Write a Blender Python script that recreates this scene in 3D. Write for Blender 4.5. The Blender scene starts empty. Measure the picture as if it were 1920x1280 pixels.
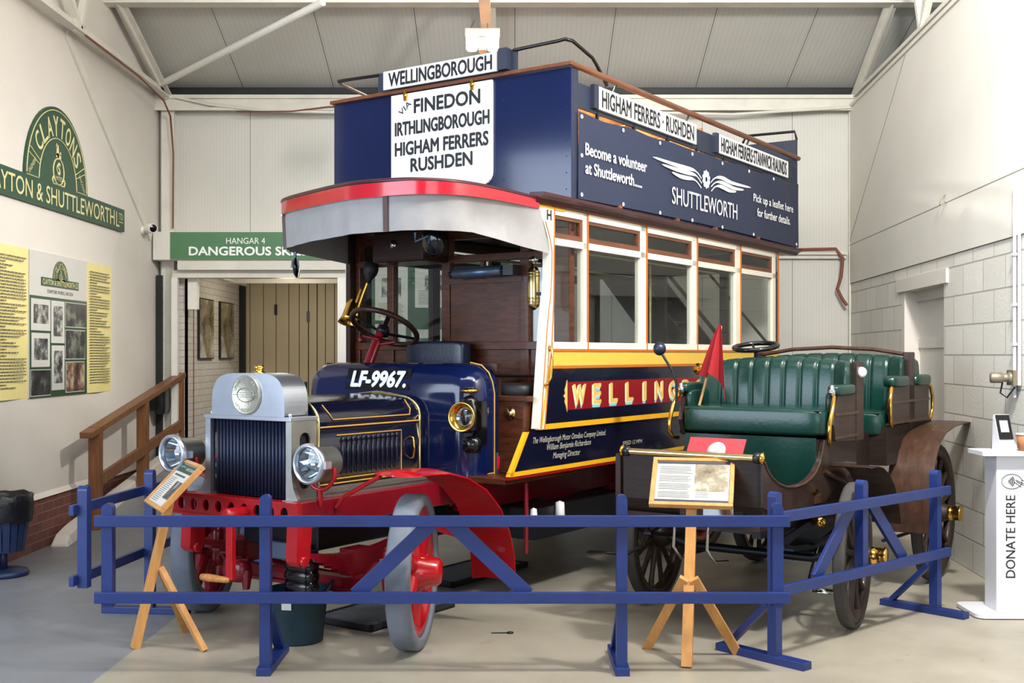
import bpy, bmesh, math, random
from mathutils import Vector, Matrix
random.seed(7)
PI = math.pi
scene = bpy.context.scene
col = scene.collection

# ------------------------------------------------------------------ camera, light, exposure
cam_d = bpy.data.cameras.new('camera')
cam_d.sensor_width = 36.0
cam_d.lens = 36.0 * 2118.0 / 1920.0
cam_d.shift_y = 25.0 / 1920.0
cam_d.clip_end = 100
cam = bpy.data.objects.new('camera', cam_d)
cam.location = (0, 0, 1.6)
cam.rotation_euler = (PI / 2, 0, 0)
col.objects.link(cam)
scene.camera = cam

world = bpy.data.worlds.new('world')
scene.world = world
world.use_nodes = True
world.node_tree.nodes['Background'].inputs[0].default_value = (0.80, 0.88, 1.0, 1)
world.node_tree.nodes['Background'].inputs[1].default_value = 0.28


def area(name, loc, target, sx, sy, power, color):
    d = bpy.data.lights.new(name, 'AREA')
    d.shape = 'RECTANGLE'
    d.size = sx
    d.size_y = sy
    d.energy = power
    d.color = color
    o = bpy.data.objects.new(name, d)
    o.location = loc
    o.rotation_euler = (Vector(target) - Vector(loc)).to_track_quat('-Z', 'Y').to_euler()
    col.objects.link(o)
    return o


def point(name, loc, power, color, r):
    d = bpy.data.lights.new(name, 'POINT')
    d.energy = power
    d.color = color
    d.shadow_soft_size = r
    o = bpy.data.objects.new(name, d)
    o.location = loc
    col.objects.link(o)
    return o


# daylight through the open hangar doors to the left of and behind the camera
area('hangar_door_daylight', (-6.5, 2.0, 2.65), (-0.3, 7.7, 1.4), 5.5, 3.7, 440, (0.72, 0.84, 1.0))
area('rear_door_daylight', (1.0, -5.0, 3.0), (0.6, 8.0, 1.4), 7.0, 3.0, 260, (0.88, 0.94, 1.0))
# fluorescent fittings in the roof above the camera, then an added ceiling fill
area('roof_fluorescent', (0.2, 4.2, 5.6), (0.0, 7.5, 0.0), 5.0, 1.2, 205, (1.0, 0.97, 0.92))
area('ceiling_fill', (0.3, 7.2, 4.9), (0.3, 12.0, 5.2), 4.0, 0.3, 60, (1.0, 0.97, 0.92))  # added fill that brightens the sloping ceiling, no fitting of its own
# flood lamp near the right hand wall, above the picture
area('wall_flood', (2.3, 4.6, 4.5), (3.25, 6.6, 3.2), 0.4, 0.4, 300, (1.0, 0.98, 0.95))
# twin flood lamp seen above the omnibus
area('flood_beam', (-0.23, 8.90, 3.95), (-0.9, 8.2, 0.0), 0.22, 0.12, 200, (1.0, 0.96, 0.90))
point('corridor_lamp', (-2.7, 13.6, 2.3), 11, (1.0, 0.90, 0.72), 0.12)

scene.view_settings.view_transform = 'Standard'
scene.view_settings.look = 'None'
scene.view_settings.exposure = 0.20
scene.view_settings.gamma = 1.0
scene.view_settings.use_curve_mapping = False


# ------------------------------------------------------------------ materials
def lin(h):
    h = h.lstrip('#')
    r = []
    for i in (0, 2, 4):
        c = int(h[i:i + 2], 16) / 255
        r.append(c / 12.92 if c <= 0.04045 else ((c + 0.055) / 1.055) ** 2.4)
    return (*r, 1.0)


class NT:
    def __init__(s, m):
        s.t = m.node_tree
        s.b = s.t.nodes['Principled BSDF']

    def n(s, kind, **kw):
        o = s.t.nodes.new(kind)
        for k, v in kw.items():
            setattr(o, k, v)
        return o

    def l(s, a, b):
        s.t.links.new(a, b)

    def math(s, op, a, b=None, c=None):
        o = s.n('ShaderNodeMath', operation=op)
        for i, x in enumerate((a, b, c)):
            if x is None:
                continue
            if isinstance(x, (int, float)):
                o.inputs[i].default_value = x
            else:
                s.l(x, o.inputs[i])
        return o.outputs[0]

    def mix(s, f, a, b):
        o = s.n('ShaderNodeMix', data_type='RGBA')
        for i, x in ((0, f), (6, a), (7, b)):
            if isinstance(x, (int, float)):
                o.inputs[i].default_value = x
            elif isinstance(x, tuple):
                o.inputs[i].default_value = x
            else:
                s.l(x, o.inputs[i])
        return o.outputs[2]

    def ramp(s, f, stops):
        o = s.n('ShaderNodeValToRGB')
        e = o.color_ramp.elements
        while len(e) < len(stops):
            e.new(0.5)
        for el, (p, c) in zip(e, stops):
            el.position = p
            el.color = c
        s.l(f, o.inputs[0])
        return o.outputs[0]

    def noise(s, scale, detail=4, vec=None, rough=0.6):
        o = s.n('ShaderNodeTexNoise')
        o.inputs['Scale'].default_value = scale
        o.inputs['Detail'].default_value = detail
        o.inputs['Roughness'].default_value = rough
        if vec is None:
            vec = s.n('ShaderNodeTexCoord').outputs['Object']
        s.l(vec, o.inputs['Vector'])
        return o.outputs[0]

    def bump(s, h, strength, dist=0.01):
        o = s.n('ShaderNodeBump')
        o.inputs['Strength'].default_value = strength
        o.inputs['Distance'].default_value = dist
        s.l(h, o.inputs['Height'])
        s.l(o.outputs[0], s.b.inputs['Normal'])


def mat(name, color, rough=0.5, metal=0.0, var=0.12, scale=9.0, bump=0.0, bscale=60.0, coat=0.0, stretch=None, spec=0.5):
    m = bpy.data.materials.new(name)
    m.use_nodes = True
    t = NT(m)
    c = lin(color) if isinstance(color, str) else color
    t.b.inputs['Roughness'].default_value = rough
    t.b.inputs['Metallic'].default_value = metal
    t.b.inputs['Coat Weight'].default_value = coat
    t.b.inputs['Coat Roughness'].default_value = 0.06
    t.b.inputs['Specular IOR Level'].default_value = spec
    vec = t.n('ShaderNodeTexCoord').outputs['Object']
    if stretch:
        mp = t.n('ShaderNodeMapping')
        mp.inputs['Scale'].default_value = stretch
        t.l(vec, mp.inputs[0])
        vec = mp.outputs[0]
    if var > 0:
        nz = t.noise(scale, 5, vec)
        a = tuple(min(1, x * (1 - var)) for x in c[:3]) + (1,)
        b = tuple(min(1, x * (1 + var)) for x in c[:3]) + (1,)
        cl = t.ramp(nz, [(0.3, a), (0.7, b)])
        t.l(cl, t.b.inputs['Base Color'])
    else:
        t.b.inputs['Base Color'].default_value = c
    if bump > 0:
        t.bump(t.noise(bscale, 4, vec), bump)
    return m


def wood(name, dark, light, scale=(1, 14, 14), rough=0.38, coat=0.15):
    m = bpy.data.materials.new(name)
    m.use_nodes = True
    t = NT(m)
    mp = t.n('ShaderNodeMapping')
    mp.inputs['Scale'].default_value = scale
    t.l(t.n('ShaderNodeTexCoord').outputs['Object'], mp.inputs[0])
    nz = t.noise(3.0, 8, mp.outputs[0], 0.65)
    t.l(t.ramp(nz, [(0.25, lin(dark)), (0.75, lin(light))]), t.b.inputs['Base Color'])
    t.b.inputs['Roughness'].default_value = rough
    t.b.inputs['Coat Weight'].default_value = coat
    t.b.inputs['Specular IOR Level'].default_value = 0.28
    t.bump(nz, 0.08)
    return m


def pos_axis(t, ax):
    g = t.n('ShaderNodeNewGeometry')
    s = t.n('ShaderNodeSeparateXYZ')
    t.l(g.outputs['Position'], s.inputs[0])
    return s.outputs[ax]


def clad(name, base, dark, pitch, phase, ribs=0.034, groove=0.006):
    """ribbed metal cladding: fine ribs run along the sheet, a dark joint every pitch metres"""
    m = bpy.data.materials.new(name)
    m.use_nodes = True
    t = NT(m)
    x = pos_axis(t, 0)
    fr = t.math('FRACT', t.math('DIVIDE', t.math('ADD', x, phase), pitch))
    j = t.math('LESS_THAN', fr, groove)
    nz = t.noise(1.3, 6)
    c = t.ramp(nz, [(0.3, tuple(v * 0.92 for v in lin(base)[:3]) + (1,)), (0.7, lin(base))])
    fr2 = t.math('FRACT', t.math('DIVIDE', x, ribs))
    rib = t.math('LESS_THAN', fr2, 0.12)
    c2 = t.mix(t.math('MULTIPLY', rib, 0.16), c, lin(dark))
    t.l(t.mix(j, c2, lin(dark)), t.b.inputs['Base Color'])
    t.b.inputs['Roughness'].default_value = 0.55
    tri = t.math('ABSOLUTE', t.math('SUBTRACT', fr2, 0.5))
    t.bump(tri, 0.25, 0.004)
    return m


def bricks(name, base, base2, mortar, bw, bh, ax=1, msize=0.012, bump=0.6, rough=0.75, offset=0.5):
    m = bpy.data.materials.new(name)
    m.use_nodes = True
    t = NT(m)
    cb = t.n('ShaderNodeCombineXYZ')
    t.l(pos_axis(t, ax), cb.inputs[0])
    t.l(pos_axis(t, 2), cb.inputs[1])
    b = t.n('ShaderNodeTexBrick')
    t.l(cb.outputs[0], b.inputs['Vector'])
    b.inputs['Color1'].default_value = lin(base)
    b.inputs['Color2'].default_value = lin(base2)
    b.inputs['Mortar'].default_value = lin(mortar)
    b.inputs['Scale'].default_value = 1.0
    b.inputs['Brick Width'].default_value = bw
    b.inputs['Row Height'].default_value = bh
    b.inputs['Mortar Size'].default_value = msize
    b.inputs['Mortar Smooth'].default_value = 0.4
    b.offset = offset
    nz = t.noise(5.0, 6)
    t.l(t.mix(t.math('MULTIPLY', nz, 0.22), b.outputs[0], lin(base2)), t.b.inputs['Base Color'])
    t.b.inputs['Roughness'].default_value = rough
    h = t.math('SUBTRACT', t.math('MULTIPLY', t.noise(45, 4), 0.35), b.outputs[1])
    t.bump(h, bump, 0.01)
    return m


def emis(name, color, strength):
    m = bpy.data.materials.new(name)
    m.use_nodes = True
    t = NT(m)
    t.b.inputs['Base Color'].default_value = lin(color)
    t.b.inputs['Emission Color'].default_value = lin(color)
    t.b.inputs['Emission Strength'].default_value = strength
    return m


def glass(name, tint, refl=0.12):
    m = bpy.data.materials.new(name)
    m.use_nodes = True
    t = m.node_tree
    t.nodes.clear()
    out = t.nodes.new('ShaderNodeOutputMaterial')
    mx = t.nodes.new('ShaderNodeMixShader')
    tr = t.nodes.new('ShaderNodeBsdfTransparent')
    gl = t.nodes.new('ShaderNodeBsdfGlossy')
    lw = t.nodes.new('ShaderNodeLayerWeight')
    lw.inputs[0].default_value = 0.5
    pw = t.nodes.new('ShaderNodeMath')
    pw.operation = 'POWER'
    pw.inputs[1].default_value = 4.0
    fr = t.nodes.new('ShaderNodeMath')
    fr.operation = 'MULTIPLY_ADD'
    fr.inputs[1].default_value = 0.5
    fr.inputs[2].default_value = refl * 0.25
    t.links.new(lw.outputs['Facing'], pw.inputs[0])
    t.links.new(pw.outputs[0], fr.inputs[0])
    tr.inputs[0].default_value = lin(tint)
    gl.inputs['Roughness'].default_value = 0.03
    t.links.new(fr.outputs[0], mx.inputs[0])
    t.links.new(tr.outputs[0], mx.inputs[1])
    t.links.new(gl.outputs[0], mx.inputs[2])
    t.links.new(mx.outputs[0], out.inputs[0])
    return m


def photo(name, dark, mid, light, scale=6.0):
    m = bpy.data.materials.new(name)
    m.use_nodes = True
    t = NT(m)
    nz = t.noise(scale, 8, None, 0.7)
    t.l(t.ramp(nz, [(0.36, lin(dark)), (0.5, lin(mid)), (0.62, lin(light))]), t.b.inputs['Base Color'])
    t.b.inputs['Roughness'].default_value = 0.4
    return m


M = {}
M['cream_wall'] = mat('cream_wall_paint', '#D6D0C7', 0.75, var=0.04, scale=1.5, bump=0.12, bscale=9)
M['cream_upper'] = mat('cream_lining_board', '#D8D5CB', 0.6, var=0.04, scale=1.2)
M['clad_wall'] = clad('grey_cladding', '#CFCDC4', '#6F6D66', 1.0, 2.9)
M['clad_roof'] = clad('roof_cladding', '#C6C4BC', '#5A5852', 1.0, 2.975, 0.05, 0.008)
M['block'] = bricks('painted_blockwork', '#DAD8D0', '#D0CDC3', '#A9A69B', 0.45, 0.228, 1, 0.007, 0.7)
M['white_brick'] = bricks('white_painted_brick', '#D3CEC6', '#CCC6BD', '#B4AEA4', 0.225, 0.075, 1, 0.006, 0.6)
M['white_brick_x'] = bricks('white_painted_brick_return', '#D3CEC6', '#CCC6BD', '#B4AEA4', 0.225, 0.075, 0, 0.006, 0.6)
M['red_brick'] = bricks('red_brick', '#7A4A40', '#6B3F38', '#8C6A5E', 0.225, 0.075, 1, 0.006, 0.6)
M['white_steel'] = mat('off_white_steel_paint', '#D6D2C6', 0.5, var=0.08, scale=4)
M['white_gloss'] = mat('white_gloss_paint', '#E6E3DC', 0.35, var=0.03)
M['dark_strip'] = mat('dark_rubber_strip', '#17181C', 0.6)
M['tan_door'] = mat('tan_door_paint', '#CDBD9C', 0.5, var=0.03, scale=2)
M['door_grey'] = mat('pale_grey_door', '#CFCDC6', 0.5, var=0.03)
M['green_sign'] = mat('mid_green_sign', '#4E7A55', 0.5, var=0.03)
M['dark_green'] = mat('dark_green_enamel', '#1E4630', 0.4, var=0.05)
M['gold_text'] = mat('pale_gold_lettering', '#D9CF96', 0.5, var=0.05)
M['white_text'] = mat('white_lettering', '#F2F2F0', 0.5, var=0.0)
M['black_text'] = mat('black_lettering', '#101114', 0.45, var=0.0)
M['yellow_poster'] = mat('pale_yellow_poster', '#E3D58F', 0.5, var=0.03)
M['white_paper'] = mat('white_paper', '#C8C6C0', 0.6, var=0.02)
M['grey_ink'] = mat('grey_ink', '#55544C', 0.7, var=0.0)
M['photo_bw'] = photo('monochrome_photograph', '#15181A', '#55585A', '#B9B8AE', 9)
M['photo_dark'] = photo('dark_photograph', '#0D1216', '#2C3236', '#7C7C70', 5)
M['photo_sepia'] = photo('sepia_photograph', '#1C1512', '#6B4A3A', '#B6A890', 7)
M['photo_art'] = photo('landscape_picture', '#3A3020', '#8A7F66', '#C9C5BE', 3.2)
M['blue_rail'] = mat('royal_blue_barrier_paint', '#162B66', 0.42, var=0.12, scale=6, bump=0.05, bscale=30)
M['handrail'] = wood('brown_handrail_wood', '#5E3A22', '#8A5B38', (10, 10, 1.2), 0.45)
M['lectern_wood'] = wood('honey_lectern_wood', '#B0793F', '#D29B5E', (8, 8, 1.2), 0.4)
M['navy_plastic'] = mat('navy_bin_plastic', '#17264A', 0.45)
M['black_liner'] = mat('black_bin_liner', '#121318', 0.3, bump=0.5, bscale=30)
M['black'] = mat('black_paint', '#111216', 0.35)
M['black_gloss'] = mat('black_gloss_paint', '#0C0D11', 0.15, var=0.05)
M['rubber_black'] = mat('black_rubber', '#15161A', 0.55)
# omnibus
M['navy'] = mat('navy_coach_paint', '#0A1740', 0.12, var=0.10, scale=3, coat=0.15)
M['navy_dull'] = mat('navy_board_paint', '#232A3D', 0.45, var=0.08)
M['navy_black'] = mat('blue_black_coach_paint', '#0C0F24', 0.2, var=0.1, coat=0.4)
M['banner'] = mat('navy_vinyl_banner', '#222B44', 0.5, var=0.07, scale=2, bump=0.15, bscale=3)
M['red'] = mat('bright_red_coach_paint', '#A60E18', 0.24, var=0.10, coat=0.15)
M['red_fascia'] = mat('red_fascia_paint', '#C01428', 0.2, var=0.06, coat=0.3)
M['red_chassis'] = mat('red_chassis_paint', '#78091A', 0.3, var=0.16, scale=6, coat=0.2)
M['maroon'] = mat('maroon_moulding', '#3E1620', 0.35)
M['cream'] = mat('cream_coach_paint', '#E6DFCE', 0.35, var=0.03)
M['orange_line'] = mat('orange_lining', '#B5651F', 0.45, var=0.05)
M['yellow'] = mat('ochre_yellow_coach_paint', '#DDB54A', 0.38, var=0.04)
M['yellow_deep'] = mat('deep_yellow_lining', '#E0A416', 0.38, var=0.05)
M['gold'] = mat('gold_coachline', '#C79A4A', 0.35, var=0.1)
M['gold_letter'] = mat('gold_leaf_lettering', '#D5B465', 0.4, var=0.15, scale=20)
M['sky_shade'] = mat('pale_blue_letter_shade', '#7EC4D2', 0.4, var=0.0)
M['cream_shade'] = mat('cream_letter_shade', '#F1E3B0', 0.4, var=0.0)
M['crimson'] = mat('crimson_name_band', '#820E18', 0.35, var=0.08)
M['mahogany'] = wood('mahogany_panel', '#2A1208', '#62331A', (3, 3, 16), 0.36, 0.12)
M['mahogany_dark'] = wood('dark_mahogany', '#1E100B', '#3F2419', (3, 3, 16), 0.4, 0.1)
M['rail_wood'] = wood('varnished_rail_wood', '#54301F', '#7C4A30', (12, 1.2, 12), 0.3, 0.3)
M['seat_wood'] = wood('orange_slat_wood', '#A4662E', '#D49A58', (12, 1.2, 12), 0.4)
M['alu'] = mat('cast_aluminium', '#C3C8D2', 0.28, 0.9, var=0.08, scale=6, bump=0.03)
M['alu_dull'] = mat('dull_aluminium', '#A3A49E', 0.38, 0.85, var=0.12, scale=8)
M['nickel'] = mat('nickel_plate', '#C9CBCB', 0.14, 1.0, var=0.05)
M['badge'] = mat('nickel_silver_badge', '#C9C5B2', 0.35, 0.7, var=0.15, scale=40, bump=0.3, bscale=90)
M['brass'] = mat('polished_brass', '#D8A94E', 0.18, 1.0, var=0.08)
M['brass_pale'] = mat('pale_brass', '#D9C38A', 0.2, 1.0, var=0.08)
M['core'] = mat('radiator_core', '#1E2740', 0.45, 0.3, var=0.1)
M['core_dark'] = mat('radiator_gap', '#07080C', 0.7)
M['canvas'] = mat('grey_canvas', '#9C9A9A', 0.85, var=0.10, scale=5, bump=0.25, bscale=7)
M['leather_strap'] = mat('brown_leather_strap', '#4A2C24', 0.5)
M['blue_leather'] = mat('blue_black_leather', '#141E33', 0.32, var=0.1, bump=0.1, bscale=60)
M['tyre'] = mat('grey_solid_rubber', '#6C7480', 0.7, var=0.16, scale=6, bump=0.1)
M['tyre_dark'] = mat('dark_solid_rubber', '#3A3836', 0.75, var=0.2, scale=8, bump=0.1)
M['steel_dark'] = mat('oily_dark_steel', '#1A1C22', 0.4, 0.5, var=0.2)
M['steel_blue'] = mat('blue_grey_steel', '#5C6E86', 0.35, 0.6, var=0.15)
M['enamel'] = mat('white_enamel', '#E8E9EA', 0.25, var=0.02)
M['pane'] = glass('window_glass', '#F1F4F2', 0.2)
M['lens'] = glass('lamp_lens', '#E4ECF0', 0.3)
M['silvered'] = mat('silvered_reflector', '#D6DAE0', 0.08, 1.0, var=0.0)
M['rearred'] = mat('red_reflector', '#C8242A', 0.3)
# dogcart
M['green_leather'] = mat('bottle_green_leather', '#0A3029', 0.27, var=0.14, scale=5, bump=0.10, bscale=40)
M['cart_wood'] = wood('dark_brown_coach_wood', '#1F1411', '#3A2822', (3, 3, 16), 0.4, 0.1)
M['cart_wing'] = wood('reddish_brown_wing', '#2C1C15', '#513728', (8, 3, 3), 0.42, 0.1)
M['wheel_wood'] = wood('dark_wheel_wood', '#1C1310', '#3C2C24', (6, 6, 6), 0.5)
M['flag'] = mat('red_flag_cloth', '#930F18', 0.8, var=0.1, bump=0.2, bscale=25)
M['cane'] = mat('pale_cane', '#C79A63', 0.5)
M['card_red'] = mat('red_card', '#B5343C', 0.5, var=0.03)
M['donate_white'] = mat('white_laminate', '#D6D6DC', 0.3, var=0.01)
M['cup_brown'] = mat('brown_kraft_card', '#9C6A42', 0.6)
M['screen'] = mat('black_screen', '#0B0C0F', 0.12, var=0.0)
M['bucket'] = mat('dark_teal_rubber', '#12303C', 0.5, var=0.15)
M['mat_rubber'] = mat('ribbed_black_mat', '#1B1C20', 0.6)
M['rib_grey'] = mat('grey_mat_ribs', '#6A6B6E', 0.6)
M['cart_dark'] = wood('near_black_coach_wood', '#17100E', '#2B1E19', (3, 3, 16), 0.5, 0.0)
M['script'] = mat('pale_grey_script', '#B4B1A2', 0.5, var=0.0)
M['seam'] = mat('dark_board_seam', '#7E7A6E', 0.7, var=0.0)
M['copper'] = mat('copper_cable', '#7A3E2C', 0.5)
M['orange'] = mat('orange_plastic', '#B4652E', 0.5)
M['conduit'] = mat('painted_conduit', '#C4C6CC', 0.5)
M['tap'] = mat('tarnished_valve_metal', '#8C8470', 0.45, 0.6)
M['flood'] = emis('lit_flood_tube', '#FFF6E4', 7.0)
M['lamp_body'] = mat('white_lamp_body', '#8E8C85', 0.4)


# ------------------------------------------------------------------ mesh helpers
_tc = {}


def glyphs(s, bold=0.0, shear=0.0, space=1.0):
    """vertices and faces of a line of lettering, from the built in font"""
    k = (s, shear, space)
    if k in _tc:
        return _tc[k]
    cu = bpy.data.curves.new('lettering', 'FONT')
    cu.body = s
    cu.size = 1.0
    cu.shear = shear
    cu.space_character = space
    cu.resolution_u = 3
    o = bpy.data.objects.new('lettering', cu)
    col.objects.link(o)
    dg = bpy.context.evaluated_depsgraph_get()
    me = bpy.data.meshes.new_from_object(o.evaluated_get(dg))
    vs = [(v.co.x, v.co.y) for v in me.vertices]
    fs = [tuple(p.vertices) for p in me.polygons]
    bpy.data.objects.remove(o)
    bpy.data.curves.remove(cu)
    bpy.data.meshes.remove(me)
    if vs:
        x0 = min(v[0] for v in vs)
        x1 = max(v[0] for v in vs)
        y0 = min(v[1] for v in vs)
        y1 = max(v[1] for v in vs)
    else:
        x0 = y0 = 0
        x1 = y1 = 1
    _tc[k] = (vs, fs, x0, x1, y0, y1)
    return _tc[k]


class MB:
    def __init__(s):
        s.v = []
        s.f = []
        s.mi = []
        s.sm = []

    def add(s, verts, faces, m=0, smooth=False):
        b = len(s.v)
        s.v += [tuple(p) for p in verts]
        for f in faces:
            s.f.append(tuple(i + b for i in f))
            s.mi.append(m)
            s.sm.append(smooth)
        return s

    def box(s, x0, x1, y0, y1, z0, z1, m=0):
        return s.add([(x0, y0, z0), (x1, y0, z0), (x1, y1, z0), (x0, y1, z0), (x0, y0, z1), (x1, y0, z1), (x1, y1, z1), (x0, y1, z1)],
                     [(0, 3, 2, 1), (4, 5, 6, 7), (0, 1, 5, 4), (1, 2, 6, 5), (2, 3, 7, 6), (3, 0, 4, 7)], m)

    def bar(s, p, q, w, h, up=(0, 0, 1), m=0):
        """a square bar from p to q; w across, h along up"""
        p = Vector(p)
        q = Vector(q)
        d = (q - p).normalized()
        u = Vector(up)
        a = d.cross(u)
        if a.length < 1e-4:
            a = d.cross(Vector((0, 1, 0)))
        a.normalize()
        b = a.cross(d).normalized()
        vs = []
        for c in (p, q):
            for i, j in ((-1, -1), (1, -1), (1, 1), (-1, 1)):
                vs.append(c + a * (i * w / 2) + b * (j * h / 2))
        return s.add(vs, [(3, 2, 1, 0), (4, 5, 6, 7), (0, 1, 5, 4), (1, 2, 6, 5), (2, 3, 7, 6), (3, 0, 4, 7)], m)

    def tube(s, pts, r, n=8, m=0, closed=False, caps=True):
        P = [Vector(p) for p in pts]
        N = len(P)
        R = r if isinstance(r, (list, tuple)) else [r] * N
        T = []
        for i in range(N):
            if closed:
                t = P[(i + 1) % N] - P[i - 1]
            else:
                t = P[min(i + 1, N - 1)] - P[max(i - 1, 0)]
            T.append(t.normalized())
        a = T[0].cross(Vector((0, 0, 1)))
        if a.length < 1e-3:
            a = T[0].cross(Vector((0, 1, 0)))
        a.normalize()
        vs = []
        for i in range(N):
            a = (a - T[i] * a.dot(T[i])).normalized()
            b = T[i].cross(a)
            for k in range(n):
                g = 2 * PI * k / n
                vs.append(P[i] + (a * math.cos(g) + b * math.sin(g)) * R[i])
        fs = []
        for i in range(N if closed else N - 1):
            j = (i + 1) % N
            for k in range(n):
                l = (k + 1) % n
                fs.append((i * n + k, i * n + l, j * n + l, j * n + k))
        s.add(vs, fs, m, True)
        if caps and not closed:
            s.add(vs[:n], [tuple(range(n))[::-1]], m)
            s.add(vs[-n:], [tuple(range(n))], m)
        return s

    def lathe(s, prof, o=(0, 0, 0), ax=(0, 0, 1), n=24, m=0, smooth=True, closed=False, cap=True):
        """prof: (radius, distance along ax) pairs"""
        o = Vector(o)
        ax = Vector(ax).normalized()
        a = ax.cross(Vector((0, 0, 1)))
        if a.length < 1e-3:
            a = Vector((1, 0, 0))
        a.normalize()
        b = ax.cross(a)
        vs = []
        for r, h in prof:
            for k in range(n):
                g = 2 * PI * k / n
                vs.append(o + ax * h + (a * math.cos(g) + b * math.sin(g)) * r)
        fs = []
        L = len(prof)
        for i in range(L if closed else L - 1):
            j = (i + 1) % L
            for k in range(n):
                l = (k + 1) % n
                fs.append((i * n + k, i * n + l, j * n + l, j * n + k))
        if not closed:
            if cap and prof[0][0] > 1e-6:
                fs.append(tuple(range(n))[::-1])
            if cap and prof[-1][0] > 1e-6:
                fs.append(tuple((L - 1) * n + k for k in range(n)))
        return s.add(vs, fs, m, smooth)

    def prism(s, poly, fn, t0, t1, m=0, smooth=False):
        """poly: 2D outline; fn(a, b, t) -> point; extruded from t0 to t1"""
        n = len(poly)
        vs = [fn(a, b, t0) for a, b in poly] + [fn(a, b, t1) for a, b in poly]
        fs = [tuple(range(n))[::-1], tuple(range(n, 2 * n))]
        s.add(vs, fs, m)
        s.add(vs, [(i, (i + 1) % n, n + (i + 1) % n, n + i) for i in range(n)], m, smooth)
        return s

    def grid(s, fn, nu, nv, m=0, smooth=True, cu=False, cv=False):
        vs = [fn(i / nu, j / nv) for i in range(nu + (not cu)) for j in range(nv + (not cv))]
        R = nv + (not cv)
        C = nu + (not cu)
        fs = []
        for i in range(nu):
            for j in range(nv):
                i2 = (i + 1) % C
                j2 = (j + 1) % R
                fs.append((i * R + j, i2 * R + j, i2 * R + j2, i * R + j2))
        return s.add(vs, fs, m, smooth)

    def shell(s, fn, nu, nv, off, m=0):
        """a sheet fn(a, b) with real thickness: off is the vector to its second face"""
        off = Vector(off)
        A = [[Vector(fn(i / nu, j / nv)) for j in range(nv + 1)] for i in range(nu + 1)]
        s.grid(lambda a, b: A[round(a * nu)][round(b * nv)], nu, nv, m)
        s.grid(lambda a, b: A[round(a * nu)][round(b * nv)] + off, nu, nv, m)
        for rng in ([(i, 0) for i in range(nu + 1)], [(i, nv) for i in range(nu + 1)], [(0, j) for j in range(nv + 1)], [(nu, j) for j in range(nv + 1)]):
            vs = [A[i][j] for i, j in rng] + [A[i][j] + off for i, j in rng]
            n = len(rng)
            s.add(vs, [(k, k + 1, n + k + 1, n + k) for k in range(n - 1)], m)
        return s

    def cushion(s, c, sz, e=0.28, n=20, m=0):
        def sp(x, p):
            return math.copysign(abs(x) ** p, x)

        def fn(a, b):
            th = -PI + 2 * PI * a
            ph = -PI / 2 + PI * b
            return (c[0] + sz[0] * sp(math.cos(ph), e) * sp(math.cos(th), e),
                    c[1] + sz[1] * sp(math.cos(ph), e) * sp(math.sin(th), e),
                    c[2] + sz[2] * sp(math.sin(ph), e))
        return s.grid(fn, n * 2, n, m, True, cu=True)

    def text(s, st, o, xd, yd, h=None, w=None, al='c', m=0, bold=0.0, shear=0.0, off=0.0, space=1.0):
        """lettering in the plane of xd, yd; o is the middle (al c) or the lower left (al l) of its box"""
        vs, fs, x0, x1, y0, y1 = glyphs(st, 0.0, shear, space)
        W = x1 - x0
        H = y1 - y0
        sx = sy = None
        if h is not None:
            sy = h / H
        if w is not None:
            sx = w / W
        sx = sx if sx is not None else sy
        sy = sy if sy is not None else sx
        o = Vector(o)
        xd = Vector(xd).normalized()
        yd = Vector(yd).normalized()
        nn = xd.cross(yd)
        cx = (x0 + x1) / 2 if al == 'c' else (x0 if al == 'l' else x1)
        cy = (y0 + y1) / 2 if al == 'c' else y0
        # heavier lettering: the same strokes laid down again a little to each side
        if bold > 0:
            nudges = [(bold * math.cos(2 * PI * k / 8), bold * math.sin(2 * PI * k / 8)) for k in range(8)]
        else:
            nudges = [(0, 0)]
        for i, (bx, by) in enumerate(nudges):
            s.add([o + xd * ((x + bx * sy / sx - cx) * sx) + yd * ((y + by - cy) * sy) + nn * (off + i * 2e-5) for x, y in vs], fs, m)
        return s

    def build(s, name, mats, parent=None, bevel=0.0, loc=None, rot=None, sub=0):
        me = bpy.data.meshes.new(name)
        me.from_pydata([tuple(p) for p in s.v], [], s.f)
        for mm in (mats if isinstance(mats, (list, tuple)) else [mats]):
            me.materials.append(M[mm] if isinstance(mm, str) else mm)
        me.polygons.foreach_set('material_index', s.mi)
        me.polygons.foreach_set('use_smooth', s.sm)
        bm = bmesh.new()
        bm.from_mesh(me)
        bmesh.ops.recalc_face_normals(bm, faces=bm.faces)
        bm.to_mesh(me)
        bm.free()
        me.update()
        o = bpy.data.objects.new(name, me)
        col.objects.link(o)
        if parent:
            o.parent = parent
        if loc is not None:
            o.location = loc
        if rot is not None:
            o.rotation_euler = rot
        if bevel > 0:
            b = o.modifiers.new('bevel', 'BEVEL')
            b.width = bevel
            b.segments = 2
            b.limit_method = 'ANGLE'
            b.angle_limit = math.radians(40)
        return o


def tag(o, label=None, cat=None, group=None, kind=None):
    if label:
        o['label'] = label
    if cat:
        o['category'] = cat
    if group:
        o['group'] = group
    if kind:
        o['kind'] = kind
    return o


def empty(name, loc, rz=0.0, label=None, cat=None, group=None):
    o = bpy.data.objects.new(name, None)
    o.empty_display_size = 0.2
    o.location = loc
    o.rotation_euler = (0, 0, rz)
    col.objects.link(o)
    return tag(o, label, cat, group)


def struct(mb, name, mats, label, bevel=0.0, cat='structure'):
    return tag(mb.build(name, mats, bevel=bevel), label, cat, kind='structure')


def copy_tree(o, parent=None):
    c = o.copy()
    col.objects.link(c)
    if parent:
        c.parent = parent
    for ch in list(o.children):
        copy_tree(ch, c)
    return c


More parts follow.
